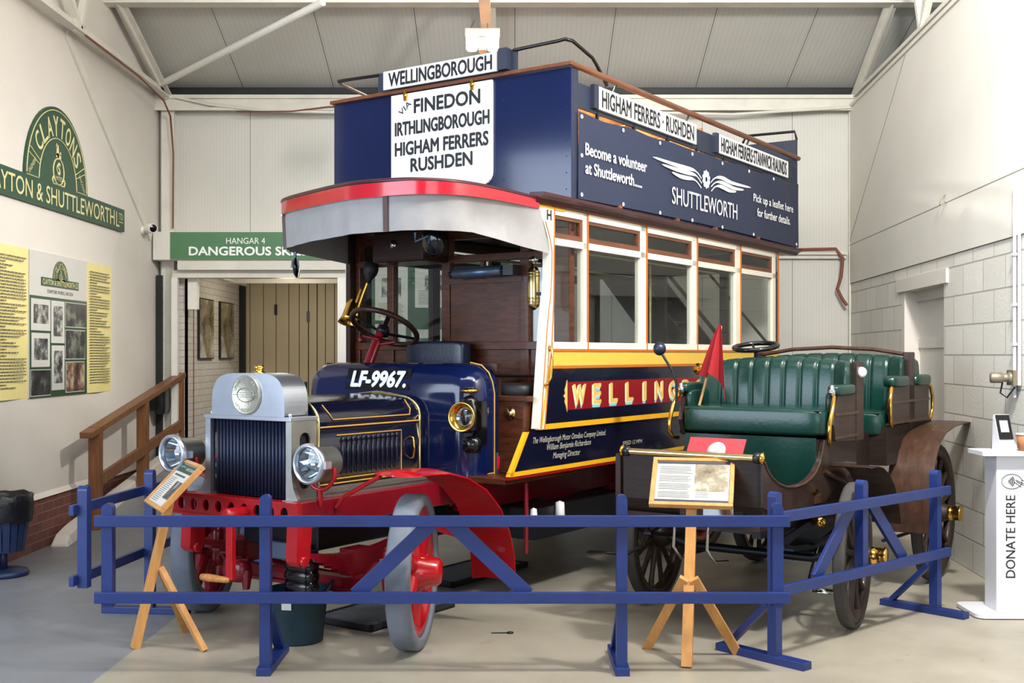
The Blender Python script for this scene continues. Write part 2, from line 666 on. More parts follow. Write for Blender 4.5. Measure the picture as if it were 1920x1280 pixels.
def arc(cx, cy, r, a0, a1, n, ry=None):
    ry = r if ry is None else ry
    return [(cx + r * math.cos(math.radians(a0 + (a1 - a0) * i / n)), cy + ry * math.sin(math.radians(a0 + (a1 - a0) * i / n))) for i in range(n + 1)]


def rrect(x0, x1, y0, y1, r, n=5):
    return (arc(x1 - r, y0 + r, r, -90, 0, n) + arc(x1 - r, y1 - r, r, 0, 90, n) + arc(x0 + r, y1 - r, r, 90, 180, n) + arc(x0 + r, y0 + r, r, 180, 270, n))


# ------------------------------------------------------------------ the setting
YB = 12.5          # back wall
XL = -3.9          # left wall


def xr(y):         # right wall runs slightly askew
    return 3.73 - 0.08 * (12.5 - y)


def floor_mat():
    m = bpy.data.materials.new('painted_concrete_floor')
    m.use_nodes = True
    t = NT(m)
    x = pos_axis(t, 0)
    wob = t.math('MULTIPLY', t.math('SUBTRACT', t.noise(2.5, 3), 0.5), 0.012)
    side = t.math('GREATER_THAN', t.math('ADD', x, wob), -2.05)
    n1 = t.noise(1.1, 6)
    n2 = t.noise(160, 2)
    n3 = t.noise(5, 6)
    grey = t.ramp(n1, [(0.3, lin('#75777B')), (0.7, lin('#868990'))])
    grey = t.mix(t.math('MULTIPLY', n2, 0.35), grey, lin('#5E5F62'))
    beige = t.ramp(n1, [(0.28, lin('#8A8375')), (0.55, lin('#9C9586')), (0.75, lin('#AAA396'))])
    beige = t.mix(t.math('MULTIPLY', t.math('GREATER_THAN', n3, 0.66), 0.25), beige, lin('#6E675B'))
    t.l(t.mix(side, grey, beige), t.b.inputs['Base Color'])
    t.l(t.math('ADD', t.math('MULTIPLY', n3, 0.25), 0.28), t.b.inputs['Roughness'])
    t.bump(n2, 0.05, 0.003)
    return m


M['floor'] = floor_mat()
mb = MB()
mb.box(-8, 8, -6, 16, -0.1, 0)
struct(mb, 'floor', 'floor', 'painted concrete floor, grey on the left and pale beige under the vehicles')

# left wall: plaster above a brick plinth
mb = MB()
mb.box(XL - 0.25, XL, 7.7, YB + 0.3, 0.0, 8.0, 0)
mb.box(XL, XL + 0.02, 7.7, YB - 0.12, 0.0, 0.42, 1)
mb.add([(XL, 7.7, 0.46), (XL + 0.035, 7.7, 0.42), (XL + 0.035, YB - 0.12, 0.42), (XL, YB - 0.12, 0.46)], [(0, 1, 2, 3)], 0)
mb.add([(XL, 7.7, 0.42), (XL + 0.035, 7.7, 0.42), (XL + 0.035, YB - 0.12, 0.42), (XL, YB - 0.12, 0.42)], [(0, 1, 2, 3)], 0)
struct(mb, 'wall_left', ['cream_wall', 'red_brick'], 'cream plastered left wall above a dark red brick plinth')

# back wall with the doorway
DX0, DX1, DZ = -3.62, -1.86, 2.60
mb = MB()
mb.box(XL, DX0, YB, YB + 0.12, 0, 4.55, 0)
mb.box(DX0, DX1, YB, YB + 0.12, DZ, 4.55, 0)
mb.box(DX1, 8, YB, YB + 0.12, 0, 4.55, 0)
struct(mb, 'wall_back', ['clad_wall'], 'ribbed pale grey metal cladding of the back wall')
# brick behind the black strip left of the doorway
mb = MB()
mb.box(XL + 0.02, DX0, YB - 0.02, YB - 0.001, 0, 2.6, 0)
struct(mb, 'trim_1', 'white_brick_x', 'white painted brick pier between the left corner and the doorway')

# right wall: blockwork below, smooth lining above, with the door recess
DY0, DY1, DTOP = 9.03, 10.3, 2.17
mb = MB()


def rw(y0, y1, z0, z1, d0, d1, m):
    vs = []
    for z in (z0, z1):
        for y, d in ((y0, d0), (y0, d1), (y1, d1), (y1, d0)):
            vs.append((xr(y) + d, y, z))
    mb.add(vs, [(0, 3, 2, 1), (4, 5, 6, 7), (0, 1, 5, 4), (1, 2, 6, 5), (2, 3, 7, 6), (3, 0, 4, 7)], m)


rw(-3, DY0, 0, 2.38, 0, 0.22, 0)
rw(DY1, YB, 0, 2.38, 0, 0.22, 0)
rw(DY0, DY1, DTOP, 2.38, 0, 0.22, 0)
rw(-3, YB, 2.385, 4.30, -0.012, 0.22, 1)
rw(DY0 - 0.12, DY1 + 0.12, DTOP, 2.285, -0.02, 0.0, 2)
rw(DY1 - 0.09, DY1, 0, DTOP, 0.0, 0.16, 2)
rw(-3, YB, 2.800, 2.806, -0.0135, 0.0, 3)
for k in range(24):
    ya = 12.42 - (12.42 - 10.13) * k / 24
    za = 2.84 + (4.29 - 2.84) * k / 24
    yb_ = 12.42 - (12.42 - 10.13) * (k + 1) / 24
    zb_ = 2.84 + (4.29 - 2.84) * (k + 1) / 24
    mb.bar((xr(ya) - 0.0122, ya, za), (xr(yb_) - 0.0122, yb_, zb_), 0.004, 0.006, (1, 0, 0), 3)
struct(mb, 'wall_right', ['block', 'cream_upper', 'cream_wall', 'seam'], 'right wall of painted blockwork below a smooth cream lining')
mb = MB()
rw(-3, YB, 4.30, 4.335, -0.03, 0.24, 0)
struct(mb, 'trim_2', 'white_steel', 'thin capping rail along the top of the right wall')
mb = MB()
rw(DY0, DY1 - 0.09, 0, DTOP, 0.14, 0.2, 0)
rw(DY0, DY1 - 0.09, 1.66, 1.74, 0.125, 0.14, 0)
rw(DY0, DY1 - 0.09, 2.08, DTOP, 0.11, 0.14, 0)
struct(mb, 'door_1', 'door_grey', 'pale grey flush door recessed in the right wall')

# roof: slopes up from the back wall towards the camera, then over the ridge
mb = MB()
ys = [(YB + 0.1, 4.55 - 0.043), (4.5, 4.55 + 0.36 * 8.0), (-3.5, 4.55)]
for (y0, z0), (y1, z1) in zip(ys[:-1], ys[1:]):
    mb.add([(XL - 0.3, y0, z0), (8, y0, z0), (8, y1, z1), (XL - 0.3, y1, z1), (XL - 0.3, y0, z0 + 0.1), (8, y0, z0 + 0.1), (8, y1, z1 + 0.1), (XL - 0.3, y1, z1 + 0.1)],
           [(0, 1, 2, 3), (4, 7, 6, 5), (0, 4, 5, 1), (3, 2, 6, 7), (1, 5, 6, 2), (0, 3, 7, 4)], 0)
struct(mb, 'ceiling', 'clad_roof', 'sloping ceiling of pale grey insulated roof sheets')


def zroof(y):
    return 4.55 + 0.36 * (YB - y)


# eave beam, dark gap above it and purlin
mb = MB()
mb.box(XL, 8, YB - 0.14, YB, 4.30, 4.44, 0)
mb.box(XL, 8, YB - 0.17, YB - 0.14, 4.40, 4.44, 0)
mb.box(XL, 8, YB - 0.17, YB - 0.14, 4.27, 4.30, 0)
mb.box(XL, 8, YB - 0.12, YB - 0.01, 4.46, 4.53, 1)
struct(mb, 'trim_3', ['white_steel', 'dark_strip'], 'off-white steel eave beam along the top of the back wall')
mb = MB()
mb.box(XL, 8, 10.84, 10.92, zroof(10.9) - 0.17, zroof(10.9) - 0.01)
mb.box(XL, 8, 10.76, 10.84, zroof(10.9) - 0.17, zroof(10.9) - 0.15)
struct(mb, 'trim_4', 'white_steel', 'off-white roof purlin crossing the top of the picture')


def truss(name, x, label, post=True, skew=0.0):
    t = empty(name, (x, YB, 4.43), skew)
    tag(t, label, 'roof truss', 'roof trusses')
    o = Vector((x, YB, 4.43))

    def P(y, z):
        return Vector((x, y, z)) - o
    mb = MB()
    y1 = 7.0
    mb.bar(P(YB - 0.1, zroof(YB) - 0.13), P(y1, zroof(y1) - 0.08), 0.10, 0.02, (1, 0, 0.0))
    mb.bar(P(YB - 0.1, zroof(YB) - 0.13), P(y1, zroof(y1) - 0.08), 0.02, 0.12, (1, 0, 0.0))
    mb.build('rafter', 'white_steel', t)
    mb = MB()
    mb.bar(P(YB - 0.1, 4.42), P(y1, 4.42), 0.09, 0.02)
    mb.bar(P(YB - 0.1, 4.45), P(y1, 4.45), 0.02, 0.07)
    mb.build('tie', 'white_steel', t)
    for ya, yb in ((9.86, 10.2), (9.86, 8.4)):
        mb = MB()
        mb.bar(P(ya, 4.44), P(yb, zroof(yb) - 0.12), 0.06, 0.05)
        mb.build('web_strut', 'white_steel', t)
    for yy in (9.86,):
        mb = MB()
        mb.box(-0.012, 0.012, yy - YB - 0.1, yy - YB + 0.1, -0.03, 0.14)
        for k in (-0.05, 0.05):
            mb.lathe([(0.016, -0.025), (0.016, 0.025)], (0, yy - YB + k, 0.05), (1, 0, 0), 8)
        mb.build('gusset_plate', 'white_steel', t)
    if post:
        mb = MB()
        mb.box(-0.07, 0.07, -0.10, -0.085, -4.43, -0.1)
        mb.box(-0.07, 0.07, -0.015, 0.0, -4.43, -0.1)
        mb.box(-0.01, 0.01, -0.09, 0.0, -4.43, -0.1)
        mb.build('post', 'white_steel', t)
    return t


truss('roof_truss', -3.78, 'off-white steel roof truss against the left wall')
truss('roof_truss', -0.22, 'off-white steel roof truss in the middle, behind the lit flood lamp')
truss('roof_truss', 3.78, 'off-white steel roof truss above the right wall', True, -0.075)
# knee brace half buried in the plaster of the left wall
mb = MB()
mb.bar((XL + 0.012, 9.86, 4.40), (XL + 0.012, 12.15, 2.86), 0.024, 0.09, (0, 0, 1))
struct(mb, 'trim_12', 'white_steel', 'diagonal steel knee brace half buried in the left wall plaster')
# wind brace from the left truss foot up along the roof
mb = MB()
mb.tube([(-3.80, 12.2, 4.52), (-1.75, 10.45, 4.86)], 0.036, 12)
struct(mb, 'trim_5', 'white_gloss', 'white tubular wind brace running from the left truss foot')

# corridor behind the doorway
mb = MB()
mb.box(DX0 - 0.1, DX0, YB, 15.2, 0, 2.75, 0)
struct(mb, 'wall_inner_left', 'white_brick', 'white painted brick wall of the corridor behind the doorway')
mb = MB()
mb.box(DX1, DX1 + 0.1, YB + 0.12, 15.2, 0, 2.75, 0)
struct(mb, 'wall_inner_right', 'white_brick', 'hidden right side wall of the corridor behind the doorway')
mb = MB()
mb.box(DX0, DX1, YB + 0.12, 15.2, 2.62, 2.7, 0)
mb.box(DX0, DX1, 14.2, 14.3, 2.5, 2.62, 0)
mb.bar((DX0 + 0.1, 12.9, 2.56), (DX0 + 0.1, 14.9, 2.54), 0.05, 0.07)
struct(mb, 'ceiling_inner', 'white_steel', 'low corridor ceiling behind the green hangar sign')
# end doors
t = empty('door_2', (-2.75, 15.08, 0.45))
tag(t, 'tan boarded double doors at the end of the corridor', 'door', kind='structure')
xs = [-3.60, -3.5, -3.32, -3.15, -2.98, -2.84, -2.72, -2.60, -2.49, -2.37, -2.24, -2.12, -2.0, -1.88]
for i, (a, b) in enumerate(zip(xs[:-1], xs[1:])):
    mb = MB()
    g = 0.004 if i != 6 else 0.008
    mb.box(a + 2.75 + g, b + 2.75 - g, 0, 0.05, 0, 2.10)
    mb.build('door_board', 'tan_door', t, bevel=0.004)
mb = MB()
mb.box(-0.87, 0.87, 0.05, 0.07, 0, 2.15, 0)
mb.box(-0.88, -0.80, -0.1, 0.0, 0, 2.17, 0)
mb.box(-0.88, 0.87, -0.06, 0.0, 2.10, 2.17, 0)
mb.build('door_frame', 'dark_strip', t)
for x, z in ((-0.40, 1.75), (0.03, 1.66), (-0.42, 0.72), (0.0, 0.72), (0.63, 1.5), (0.64, 0.72)):
    mb = MB()
    mb.box(x - 0.018, x + 0.018, -0.02, 0.0, z - 0.07, z + 0.07)
    mb.build('hinge', 'black', t)

# ramp up to the doorway with its cream kerb
mb = MB()
RX0, RX1 = XL + 0.16, -2.5
mb.add([(RX0, 9.45, 0.001), (RX1, 9.45, 0.001), (RX1, 12.5, 0.45), (RX0, 12.5, 0.45), (RX0, 9.45, -0.05), (RX1, 9.45, -0.05), (RX1, 12.5, -0.05), (RX0, 12.5, -0.05)],
       [(0, 1, 2, 3), (4, 7, 6, 5), (0, 4, 5, 1), (1, 5, 6, 2), (2, 6, 7, 3), (3, 7, 4, 0)])
mb.box(DX0, DX1, 12.5, 15.2, -0.05, 0.45)
struct(mb, 'floor_upper', 'floor', 'grey concrete ramp rising along the left wall to the doorway')
mb = MB()
prof = [(9.42, -0.02, 0.02), (9.5, -0.01, 0.09), (9.7, 0.03, 0.14), (11.0, 0.22, 0.33), (12.36, 0.42, 0.53)]
for (ya, za, zb), (yc, zc, zd) in zip(prof[:-1], prof[1:]):
    mb.add([(XL + 0.04, ya, za), (XL + 0.20, ya, za), (XL + 0.18, ya, zb), (XL + 0.06, ya, zb), (XL + 0.04, yc, zc), (XL + 0.20, yc, zc), (XL + 0.18, yc, zd), (XL + 0.06, yc, zd)],
           [(0, 1, 2, 3), (4, 7, 6, 5), (0, 4, 5, 1), (1, 5, 6, 2), (2, 6, 7, 3), (3, 7, 4, 0)])
struct(mb, 'trim_6', 'cream_wall', 'rough cream kerb rising along the foot of the left wall', bevel=0.012)

# doorway: header box with the sign, posts, black strip
mb = MB()
mb.box(-3.62, -1.72, 12.22, 12.5, 2.52, 2.62)
mb.box(-3.70, -1.78, 12.30, 12.5, 2.44, 2.52)
struct(mb, 'trim_7', 'white_steel', 'grey white shutter header under the green hangar sign')
mb = MB()
mb.box(-3.71, -3.645, 12.30, 12.36, 0.45, 2.44)
mb.box(-3.56, -3.46, 12.40, 12.5, 2.10, 2.44)
struct(mb, 'trim_8', 'white_gloss', 'slim white post at the left side of the doorway')
mb = MB()
mb.box(-1.90, -1.77, 12.3, 12.48, 0.45, 2.44)
struct(mb, 'trim_9', 'white_gloss', 'white post at the right side of the doorway')
mb = MB()
mb.box(-3.885, -3.83, 12.34, 12.48, 0.45, 2.47)
for k in range(14):
    mb.box(-3.83, -3.822, 12.34, 12.36, 0.55 + 0.135 * k, 0.58 + 0.135 * k)
struct(mb, 'trim_10', 'dark_strip', 'black rubber strip standing in the left corner by the doorway')
# copper pipe left of door
mb = MB()
mb.tube([(-3.50, 12.42, 2.10), (-3.50, 12.42, 0.5)], 0.006, 6)
tag(mb.build('copper_cable', 'copper'), 'thin copper cable running down the left side of the doorway', 'cable')

# conduits on the back wall
mb = MB()
mb.tube([(-3.7, 12.34, 4.42), (-3.3, 12.33, 4.33), (-2.7, 12.32, 4.26), (-2.0, 12.32, 4.245), (-1.2, 12.32, 4.27), (0, 12.32, 4.24), (1.2, 12.32, 4.25), (2.4, 12.32, 4.22), (3.0, 12.32, 4.26), (3.72, 12.32, 4.30)], 0.017, 8)
tag(mb.build('electrical_cable', 'white_steel'), 'grey white cable sagging along the eave beam', 'cable')
mb = MB()
mb.tube([(-3.0, 12.30, 4.245), (-2.4, 12.30, 4.25), (-2.0, 12.30, 4.30), (-1.0, 12.30, 4.29)], 0.008, 6)
tag(mb.build('copper_cable', 'copper'), 'thin brown cable clipped to the eave beam left of the omnibus', 'cable')
mb = MB()
mb.box(1.2, 3.68, 12.44, 12.5, 2.66, 2.73)
mb.box(1.2, 3.68, 12.40, 12.44, 2.70, 2.73)
struct(mb, 'trim_11', 'white_steel', 'horizontal cladding rail between omnibus and right corner')
mb = MB()
mb.tube([(2.75, 12.38, 2.74), (3.3, 12.38, 2.755), (3.55, 12.38, 2.76), (3.62, 12.36, 2.66), (3.6, 12.36, 2.45), (3.56, 12.36, 2.32), (3.62, 12.36, 2.2), (3.66, 12.34, 2.14)], 0.018, 8)
tag(mb.build('copper_cable', 'copper'), 'looped copper coloured cable in the right corner of the back wall', 'cable')
# left truss cables
mb = MB()
mb.tube([(-3.70, 9.8, 4.37), (-3.70, 11.2, 4.36), (-3.70, 12.0, 4.30), (-3.72, 12.3, 4.2), (-3.70, 12.34, 3.8), (-3.71, 12.36, 2.98)], 0.010, 6)
tag(mb.build('copper_cable', 'copper'), 'red brown cable along the left truss and down the corner', 'cable')
mb = MB()
mb.lathe([(0.0, 0), (0.10, 0.0), (0.14, 0.12), (0.12, 0.26), (0.0, 0.32)], (3.95, 9.6, 4.34), (0, 0, 1), 16)
tag(mb.build('stored_sack', 'orange'), 'orange object lying on top of the right wall', 'sack')
# wire hook on the right wall
mb = MB()
yy = 8.95
mb.tube([(xr(yy) - 0.015, yy, 2.87), (xr(yy) - 0.05, yy - 0.005, 2.83), (xr(yy) - 0.06, yy - 0.01, 2.79), (xr(yy) - 0.04, yy - 0.04, 2.78), (xr(yy) - 0.03, yy - 0.03, 2.81)], 0.006, 6)
tag(mb.build('wall_hook', 'tap'), 'small bent metal hook on the upper right wall', 'hook')
# conduit and valve on the right wall
cond = empty('pipe_run', (xr(7.42), 7.42, 1.30), 0, 'thin white conduit pipes up the right wall above the donation stand', 'pipe')
for dy, z0, z1 in ((0.0, 0.02, 1.42), (-0.07, 0.1, 1.10)):
    mb = MB()
    mb.tube([(-0.022, dy, z0), (-0.022, dy, z1)], 0.012, 8)
    mb.build('pipe', 'conduit', cond)
for z in (0.95, 0.62, 0.36):
    mb = MB()
    mb.box(-0.04, 0.0, -0.02, 0.02, z, z + 0.02)
    mb.build('pipe_clip', 'conduit', cond)
vl = empty('wall_valve', (xr(7.40), 7.40, 1.45), 0, 'tarnished round metal valve with a chain on the right wall', 'valve')
mb = MB()
mb.lathe([(0.0, 0.14), (0.030, 0.14), (0.036, 0.13), (0.036, 0.07), (0.028, 0.06), (0.028, 0.03), (0.04, 0.025), (0.04, 0.0)], (-0.04, 0, 0), (-1, 0.3, 0), 18)
mb.box(-0.06, 0.0, -0.05, 0.05, -0.05, 0.05)
mb.build('valve_body', 'tap', vl)
mb = MB()
mb.tube([(-0.10, 0.02, -0.03), (-0.11, 0.03, -0.10), (-0.08, 0.0, -0.13), (-0.04, -0.03, -0.06)], 0.006, 6)
mb.build('chain', 'steel_dark', vl)


# ------------------------------------------------------------------ things on the walls
XW = XL + 0.001
YD, ZD = (0, 1, 0), (0, 0, 1)


def arch_sign(c, y0, s, depth, parent, plate='dark_green', parts=True):
    """round topped plate with a name band below; c = (x, y, z) of the arch centre on the wall, s = arch radius"""
    cx, cy, cz = c
    mb = MB()
    poly = [(cy - s, cz - 0.02 * s)] + arc(cy, cz, s, 180, 0, 28, s * 1.02)[::1] + [(cy + s, cz - 0.02 * s)]
    mb.prism(poly, lambda a, b, t: (cx + t, a, b), 0, depth)
    a = mb.build('arch_plate', plate, parent)
    x = cx + depth + 0.002
    mb = MB()
    for r in (0.955 * s, 0.60 * s):
        mb.tube([(x, p, q) for p, q in arc(cy, cz + 0.02 * s, r, 178, 2, 32)], 0.007 * s, 5)
    for sg in (-1, 1):
        for r0, r1, ang in ((0.62, 0.94, 24),):
            A = math.radians(ang if sg > 0 else 180 - ang)
            mb.tube([(x, cy + r0 * s * math.cos(A), cz + r0 * s * math.sin(A)), (x, cy + r1 * s * math.cos(A), cz + r1 * s * math.sin(A))], 0.007 * s, 5)
            A2 = math.radians((ang - 5) if sg > 0 else 180 - ang + 5)
            mb.tube([(x, cy + r0 * s * math.cos(A2), cz + r0 * s * math.sin(A2)), (x, cy + r1 * s * math.cos(A2), cz + r1 * s * math.sin(A2))], 0.006 * s, 5)
        mb.tube([(x, cy + sg * 0.60 * s, cz + 0.03 * s), (x, cy + sg * 0.95 * s, cz + 0.03 * s)], 0.006 * s, 5)
    word = 'CLAYTONS'
    for i, ch in enumerate(word):
        A = math.radians(141 - i * (141 - 36) / 7)
        r = 0.775 * s
        rd = Vector((0, math.cos(A), math.sin(A)))
        td = Vector((0, math.sin(A), -math.cos(A)))
        mb.text(ch, Vector((x, cy, cz)) + rd * r, td, rd, h=0.25 * s, w=0.155 * s, bold=0.012)
    for st, sg in (('ENGINEERS', -1), ('LINCOLN', 1)):
        A = math.radians(90 + 26 if sg < 0 else 90 - 34)
        d = Vector((0, 0.62, 0.60)) if sg < 0 else Vector((0, 0.55, -0.62))
        u = Vector((0, -0.60, 0.62)) if sg < 0 else Vector((0, 0.62, 0.55))
        mb.text(st, (x, cy + sg * 0.79 * s, cz + 0.165 * s), d, u, h=0.06 * s, w=0.27 * s)
    # crest: small engine figure, monogram medallion, scroll
    mb.tube([(x, cy + 0.17 * s * math.cos(math.radians(g)), cz + 0.20 * s + 0.17 * s * math.sin(math.radians(g))) for g in range(0, 360, 15)], 0.009 * s, 5, closed=True)
    mb.text('S', (x, cy + 0.015 * s, cz + 0.24 * s), YD, ZD, h=0.16 * s, w=0.09 * s, bold=0.01)
    mb.text('C', (x + 0.001, cy - 0.01 * s, cz + 0.24 * s), YD, ZD, h=0.12 * s, w=0.12 * s, bold=0.01)
    mb.text('LIMITED', (x, cy, cz + 0.115 * s), YD, ZD, h=0.055 * s, w=0.25 * s)
    for sg in (-1, 1):
        mb.tube([(x, cy + sg * q * s, cz + p * s) for q, p in ((0.02, -0.0), (0.10, 0.03), (0.17, 0.03), (0.20, 0.08), (0.17, 0.12), (0.14, 0.09))], 0.010 * s, 5)
    for q, p, w, h in ((-0.03, 0.46, 0.09, 0.16), (0.0, 0.42, 0.16, 0.03), (0.03, 0.39, 0.12, 0.03), (-0.06, 0.53, 0.05, 0.05), (0.06, 0.44, 0.05, 0.05), (-0.02, 0.38, 0.05, 0.05)):
        mb.add([(x, cy + (q - w / 2) * s, cz + (p - h / 2) * s), (x, cy + (q + w / 2) * s, cz + (p - h / 2) * s), (x, cy + (q + w / 2.6) * s, cz + (p + h / 2) * s), (x, cy + (q - w / 3) * s, cz + (p + h / 2) * s)], [(0, 1, 2, 3)])
    mb.build('gold_lettering', 'gold_text', a)
    return a


sg = empty('wall_sign', (0, 0, 0), 0, 'dark green arched enamel sign reading CLAYTONS high on the left wall', 'sign')
arch_sign((XW, 9.66, 3.03), 0, 0.665, 0.02, sg)
mb = MB()
mb.box(XW, XW + 0.03, 8.04, 11.28, 2.825, 3.045)
nb = mb.build('name_board', 'dark_green', sg)
mb = MB()
mb.text('CLAYTON & SHUTTLEWORTH', (XW + 0.032, 9.58, 2.935), YD, ZD, h=0.145, w=2.82, bold=0.004)
mb.build('gold_lettering', 'gold_text', nb)
mb = MB()
mb.text('L', (XW + 0.032, 11.08, 2.93), YD, ZD, h=0.145, w=0.09)
mb.text('TD', (XW + 0.032, 11.17, 2.965), YD, ZD, h=0.06, w=0.11)
mb.box(XW + 0.03, XW + 0.033, 11.12, 11.23, 2.905, 2.912)
mb.build('gold_lettering', 'gold_text', nb)


def lines(mb, x, ya, yb, z0, z1, n, th, m=0, seed=1):
    """rows of small print, too small to read"""
    r = random.Random(seed)
    dz = (z1 - z0) / n
    for i in range(n):
        short = r.random() < 0.16
        z = z1 - (i + 0.5) * dz
        w = ya + 0.35 * (yb - ya) if short else yb - (0 if r.random() < 0.6 else r.random() * 0.45 * (yb - ya))
        y = ya
        while y < w - 0.01:
            e = min(w, y + r.uniform(0.02, 0.07))
            mb.add([(x, y, z - th / 2), (x, e, z - th / 2), (x, e, z + th / 2), (x, y, z + th / 2)], [(0, 1, 2, 3)], m)
            y = e + 0.008


po = empty('wall_poster', (0, 0, 0), 0, 'large yellow and white information poster with photographs on the left wall', 'poster')
for y0, y1, n_, wob in ((8.42, 9.09, 'l', 0), (10.33, 10.97, 'r', 0)):
    mb = MB()
    mb.shell(lambda a, b: (XW + 0.004 + 0.008 * math.sin(a * 5) * (1 - b), y0 + (y1 - y0) * a, 1.25 + 1.20 * b), 8, 6, (0.004, 0, 0))
    p = mb.build('text_panel', 'yellow_poster', po)
    mb = MB()
    lines(mb, XW + 0.022, y0 + 0.05, y1 - 0.07, 1.33, 2.38, 42, 0.0085, 0, 3 if n_ == 'l' else 8)
    mb.build('small_print', 'grey_ink', p)
mb = MB()
mb.box(XW, XW + 0.012, 9.10, 10.325, 1.25, 2.452, 0)
mb.box(XW + 0.012, XW + 0.0135, 9.10, 10.325, 1.25, 2.085, 1)
mid = mb.build('photo_panel', ['white_paper', 'dark_green'], po)
for i, (a, b, z0, z1, mt, fr) in enumerate(((9.12, 9.50, 1.80, 2.06, 'photo_bw', 1), (9.52, 9.80, 1.70, 2.06, 'photo_bw', 1), (9.82, 10.30, 1.84, 2.06, 'photo_dark', 0), (9.82, 10.28, 1.56, 1.82, 'photo_dark', 0),
                                            (9.13, 9.49, 1.50, 1.78, 'photo_bw', 1), (9.53, 9.80, 1.30, 1.68, 'photo_bw', 1), (9.83, 10.26, 1.27, 1.54, 'photo_sepia', 0), (9.11, 9.51, 1.26, 1.48, 'photo_dark', 0))):
    mb = MB()
    x = XW + 0.014
    mb.box(x, x + 0.003, a, b, z0, z1, 0)
    k = 0.045 if fr else 0.006
    mb.box(x + 0.003, x + 0.0045, a + k, b - k, z0 + k * 1.3, z1 - k, 1)
    mb.build('photograph', ['white_paper', mt], mid)
arch_sign((XW + 0.013, 9.72, 2.235), 0, 0.165, 0.004, po)
mb = MB()
mb.box(XW + 0.013, XW + 0.017, 9.32, 10.12, 2.175, 2.245, 0)
mb.text('CLAYTON & SHUTTLEWORTH LD', (XW + 0.019, 9.72, 2.21), YD, ZD, h=0.045, w=0.76, m=1, bold=0.01)
mb.text('STAMP END WORKS, LINCOLN', (XW + 0.014, 9.72, 2.13), YD, ZD, h=0.035, w=0.55, m=2)
mb.build('small_name_board', ['dark_green', 'gold_text', 'grey_ink'], mid)

# hangar sign over the doorway
hs = empty('hangar_sign', (-2.75, 12.2, 2.625), 0, 'green HANGAR 4 sign box with cream ends above the doorway', 'sign')
mb = MB()
mb.box(-1.13, 0.93, 0.0, 0.29, 0.0, 0.305)
hb = mb.build('sign_box', 'cream_upper', hs, bevel=0.004)
mb = MB()
mb.box(-0.94, 0.78, -0.006, 0.0, 0.005, 0.30, 0)
mb.text('HANGAR 4', (-0.125, -0.008, 0.205), (1, 0, 0), ZD, h=0.066, w=0.42, m=1)
mb.text('DANGEROUS SKIES', (-0.10, -0.008, 0.095), (1, 0, 0), ZD, h=0.09, w=1.27, m=1, bold=0.03)
mb.build('green_panel', ['green_sign', 'white_text'], hb)

# camera in the corner
cc = empty('security_camera', (XL, 11.9, 2.93), 0, 'small white bullet security camera in the left corner under the truss', 'camera')
mb = MB()
mb.lathe([(0.045, 0), (0.045, 0.02), (0.02, 0.03), (0.02, 0.06)], (0.0, 0, -0.02), (1, 0, 0), 16)
mb.build('mount', 'white_gloss', cc)
mb = MB()
mb.lathe([(0.0, -0.11), (0.045, -0.11), (0.05, -0.09), (0.05, 0.09), (0.043, 0.10), (0.041, 0.085)], (0.09, -0.02, 0.0), (0.85, -1, -0.12), 20, cap=False)
mb.build('housing', 'white_gloss', cc)
mb = MB()
mb.lathe([(0.0425, 0.088), (0.03, 0.092), (0.0, 0.094)], (0.09, -0.02, 0.0), (0.85, -1, -0.12), 20, cap=False)
mb.build('lens', 'black_gloss', cc)

# two pictures on the corridor wall
for y0, y1, lb in ((12.99, 13.61, 'narrow upright landscape picture on the corridor wall, nearer the camera'), (13.93, 14.59, 'narrow upright landscape picture on the corridor wall, nearer the tan doors')):
    pc = empty('framed_picture', (DX0, (y0 + y1) / 2, 1.55), 0, lb, 'picture', 'pictures in the corridor')
    h = (y1 - y0) / 2
    mb = MB()
    mb.box(0, 0.03, -h, h, 0, 0.71)
    mb.build('frame', 'black', pc)
    mb = MB()
    mb.box(0.03, 0.033, -h + 0.012, h - 0.012, 0.015, 0.695)
    mb.build('picture', 'photo_art', pc)

# black holdall hanging behind the handrail
mb = MB()
mb.cushion((XL + 0.13, 12.2, 1.12), (0.05, 0.12, 0.16), 0.35, 10)
mb.box(XL + 0.02, XL + 0.09, 12.1, 12.3, 1.0, 1.24)
tag(mb.build('wall_box', 'black'), 'black box on the left wall behind the wooden handrail', 'box')

# notice board on the back wall, seen through the driver's cab
nb = empty('notice_board', (-0.65, YB - 0.005, 1.40), 0, 'green notice board covered with white papers behind the cab', 'notice board')
mb = MB()
mb.box(-0.90, 0.62, -0.03, 0, 0.0, 1.22)
mb.build('board', 'dark_green', nb)
for i, (a, b, z0, z1, k) in enumerate(((-0.86, -0.50, 0.58, 1.18, 1), (-0.42, 0.12, 0.72, 1.18, 2), (-0.86, -0.52, 0.03, 0.54, 1), (-0.46, -0.10, 0.04, 0.48, 2), (-0.04, 0.30, 0.05, 0.52, 0), (0.22, 0.58, 0.70, 1.18, 0))):
    mb = MB()
    mb.box(a, b, -0.036, -0.03, z0, z1, 0)
    c = (a + b) / 2
    if k:
        hh = (z1 - z0)
        mb.box(c - 0.3 * (b - a), c + 0.3 * (b - a), -0.038, -0.036, z0 + 0.42 * hh, z0 + 0.78 * hh, 1)
    for j in range(9):
        z = z0 + 0.04 + 0.018 * j
        mb.box(a + 0.04, b - 0.04 - 0.1 * (b - a) * ((j * 7) % 3) / 2, -0.0375, -0.036, z, z + 0.005, 2)
    nbp = mb.build('pinned_sheet', ['white_paper', 'photo_bw', 'grey_ink'], nb)

# ------------------------------------------------------------------ handrail of the ramp
hr = empty('ramp_handrail', (-3.66, 9.93, 0.07), 0, 'brown wooden handrail with three posts beside the ramp', 'handrail')


def zr(y):
    return 0.1475 * (y - 9.45)


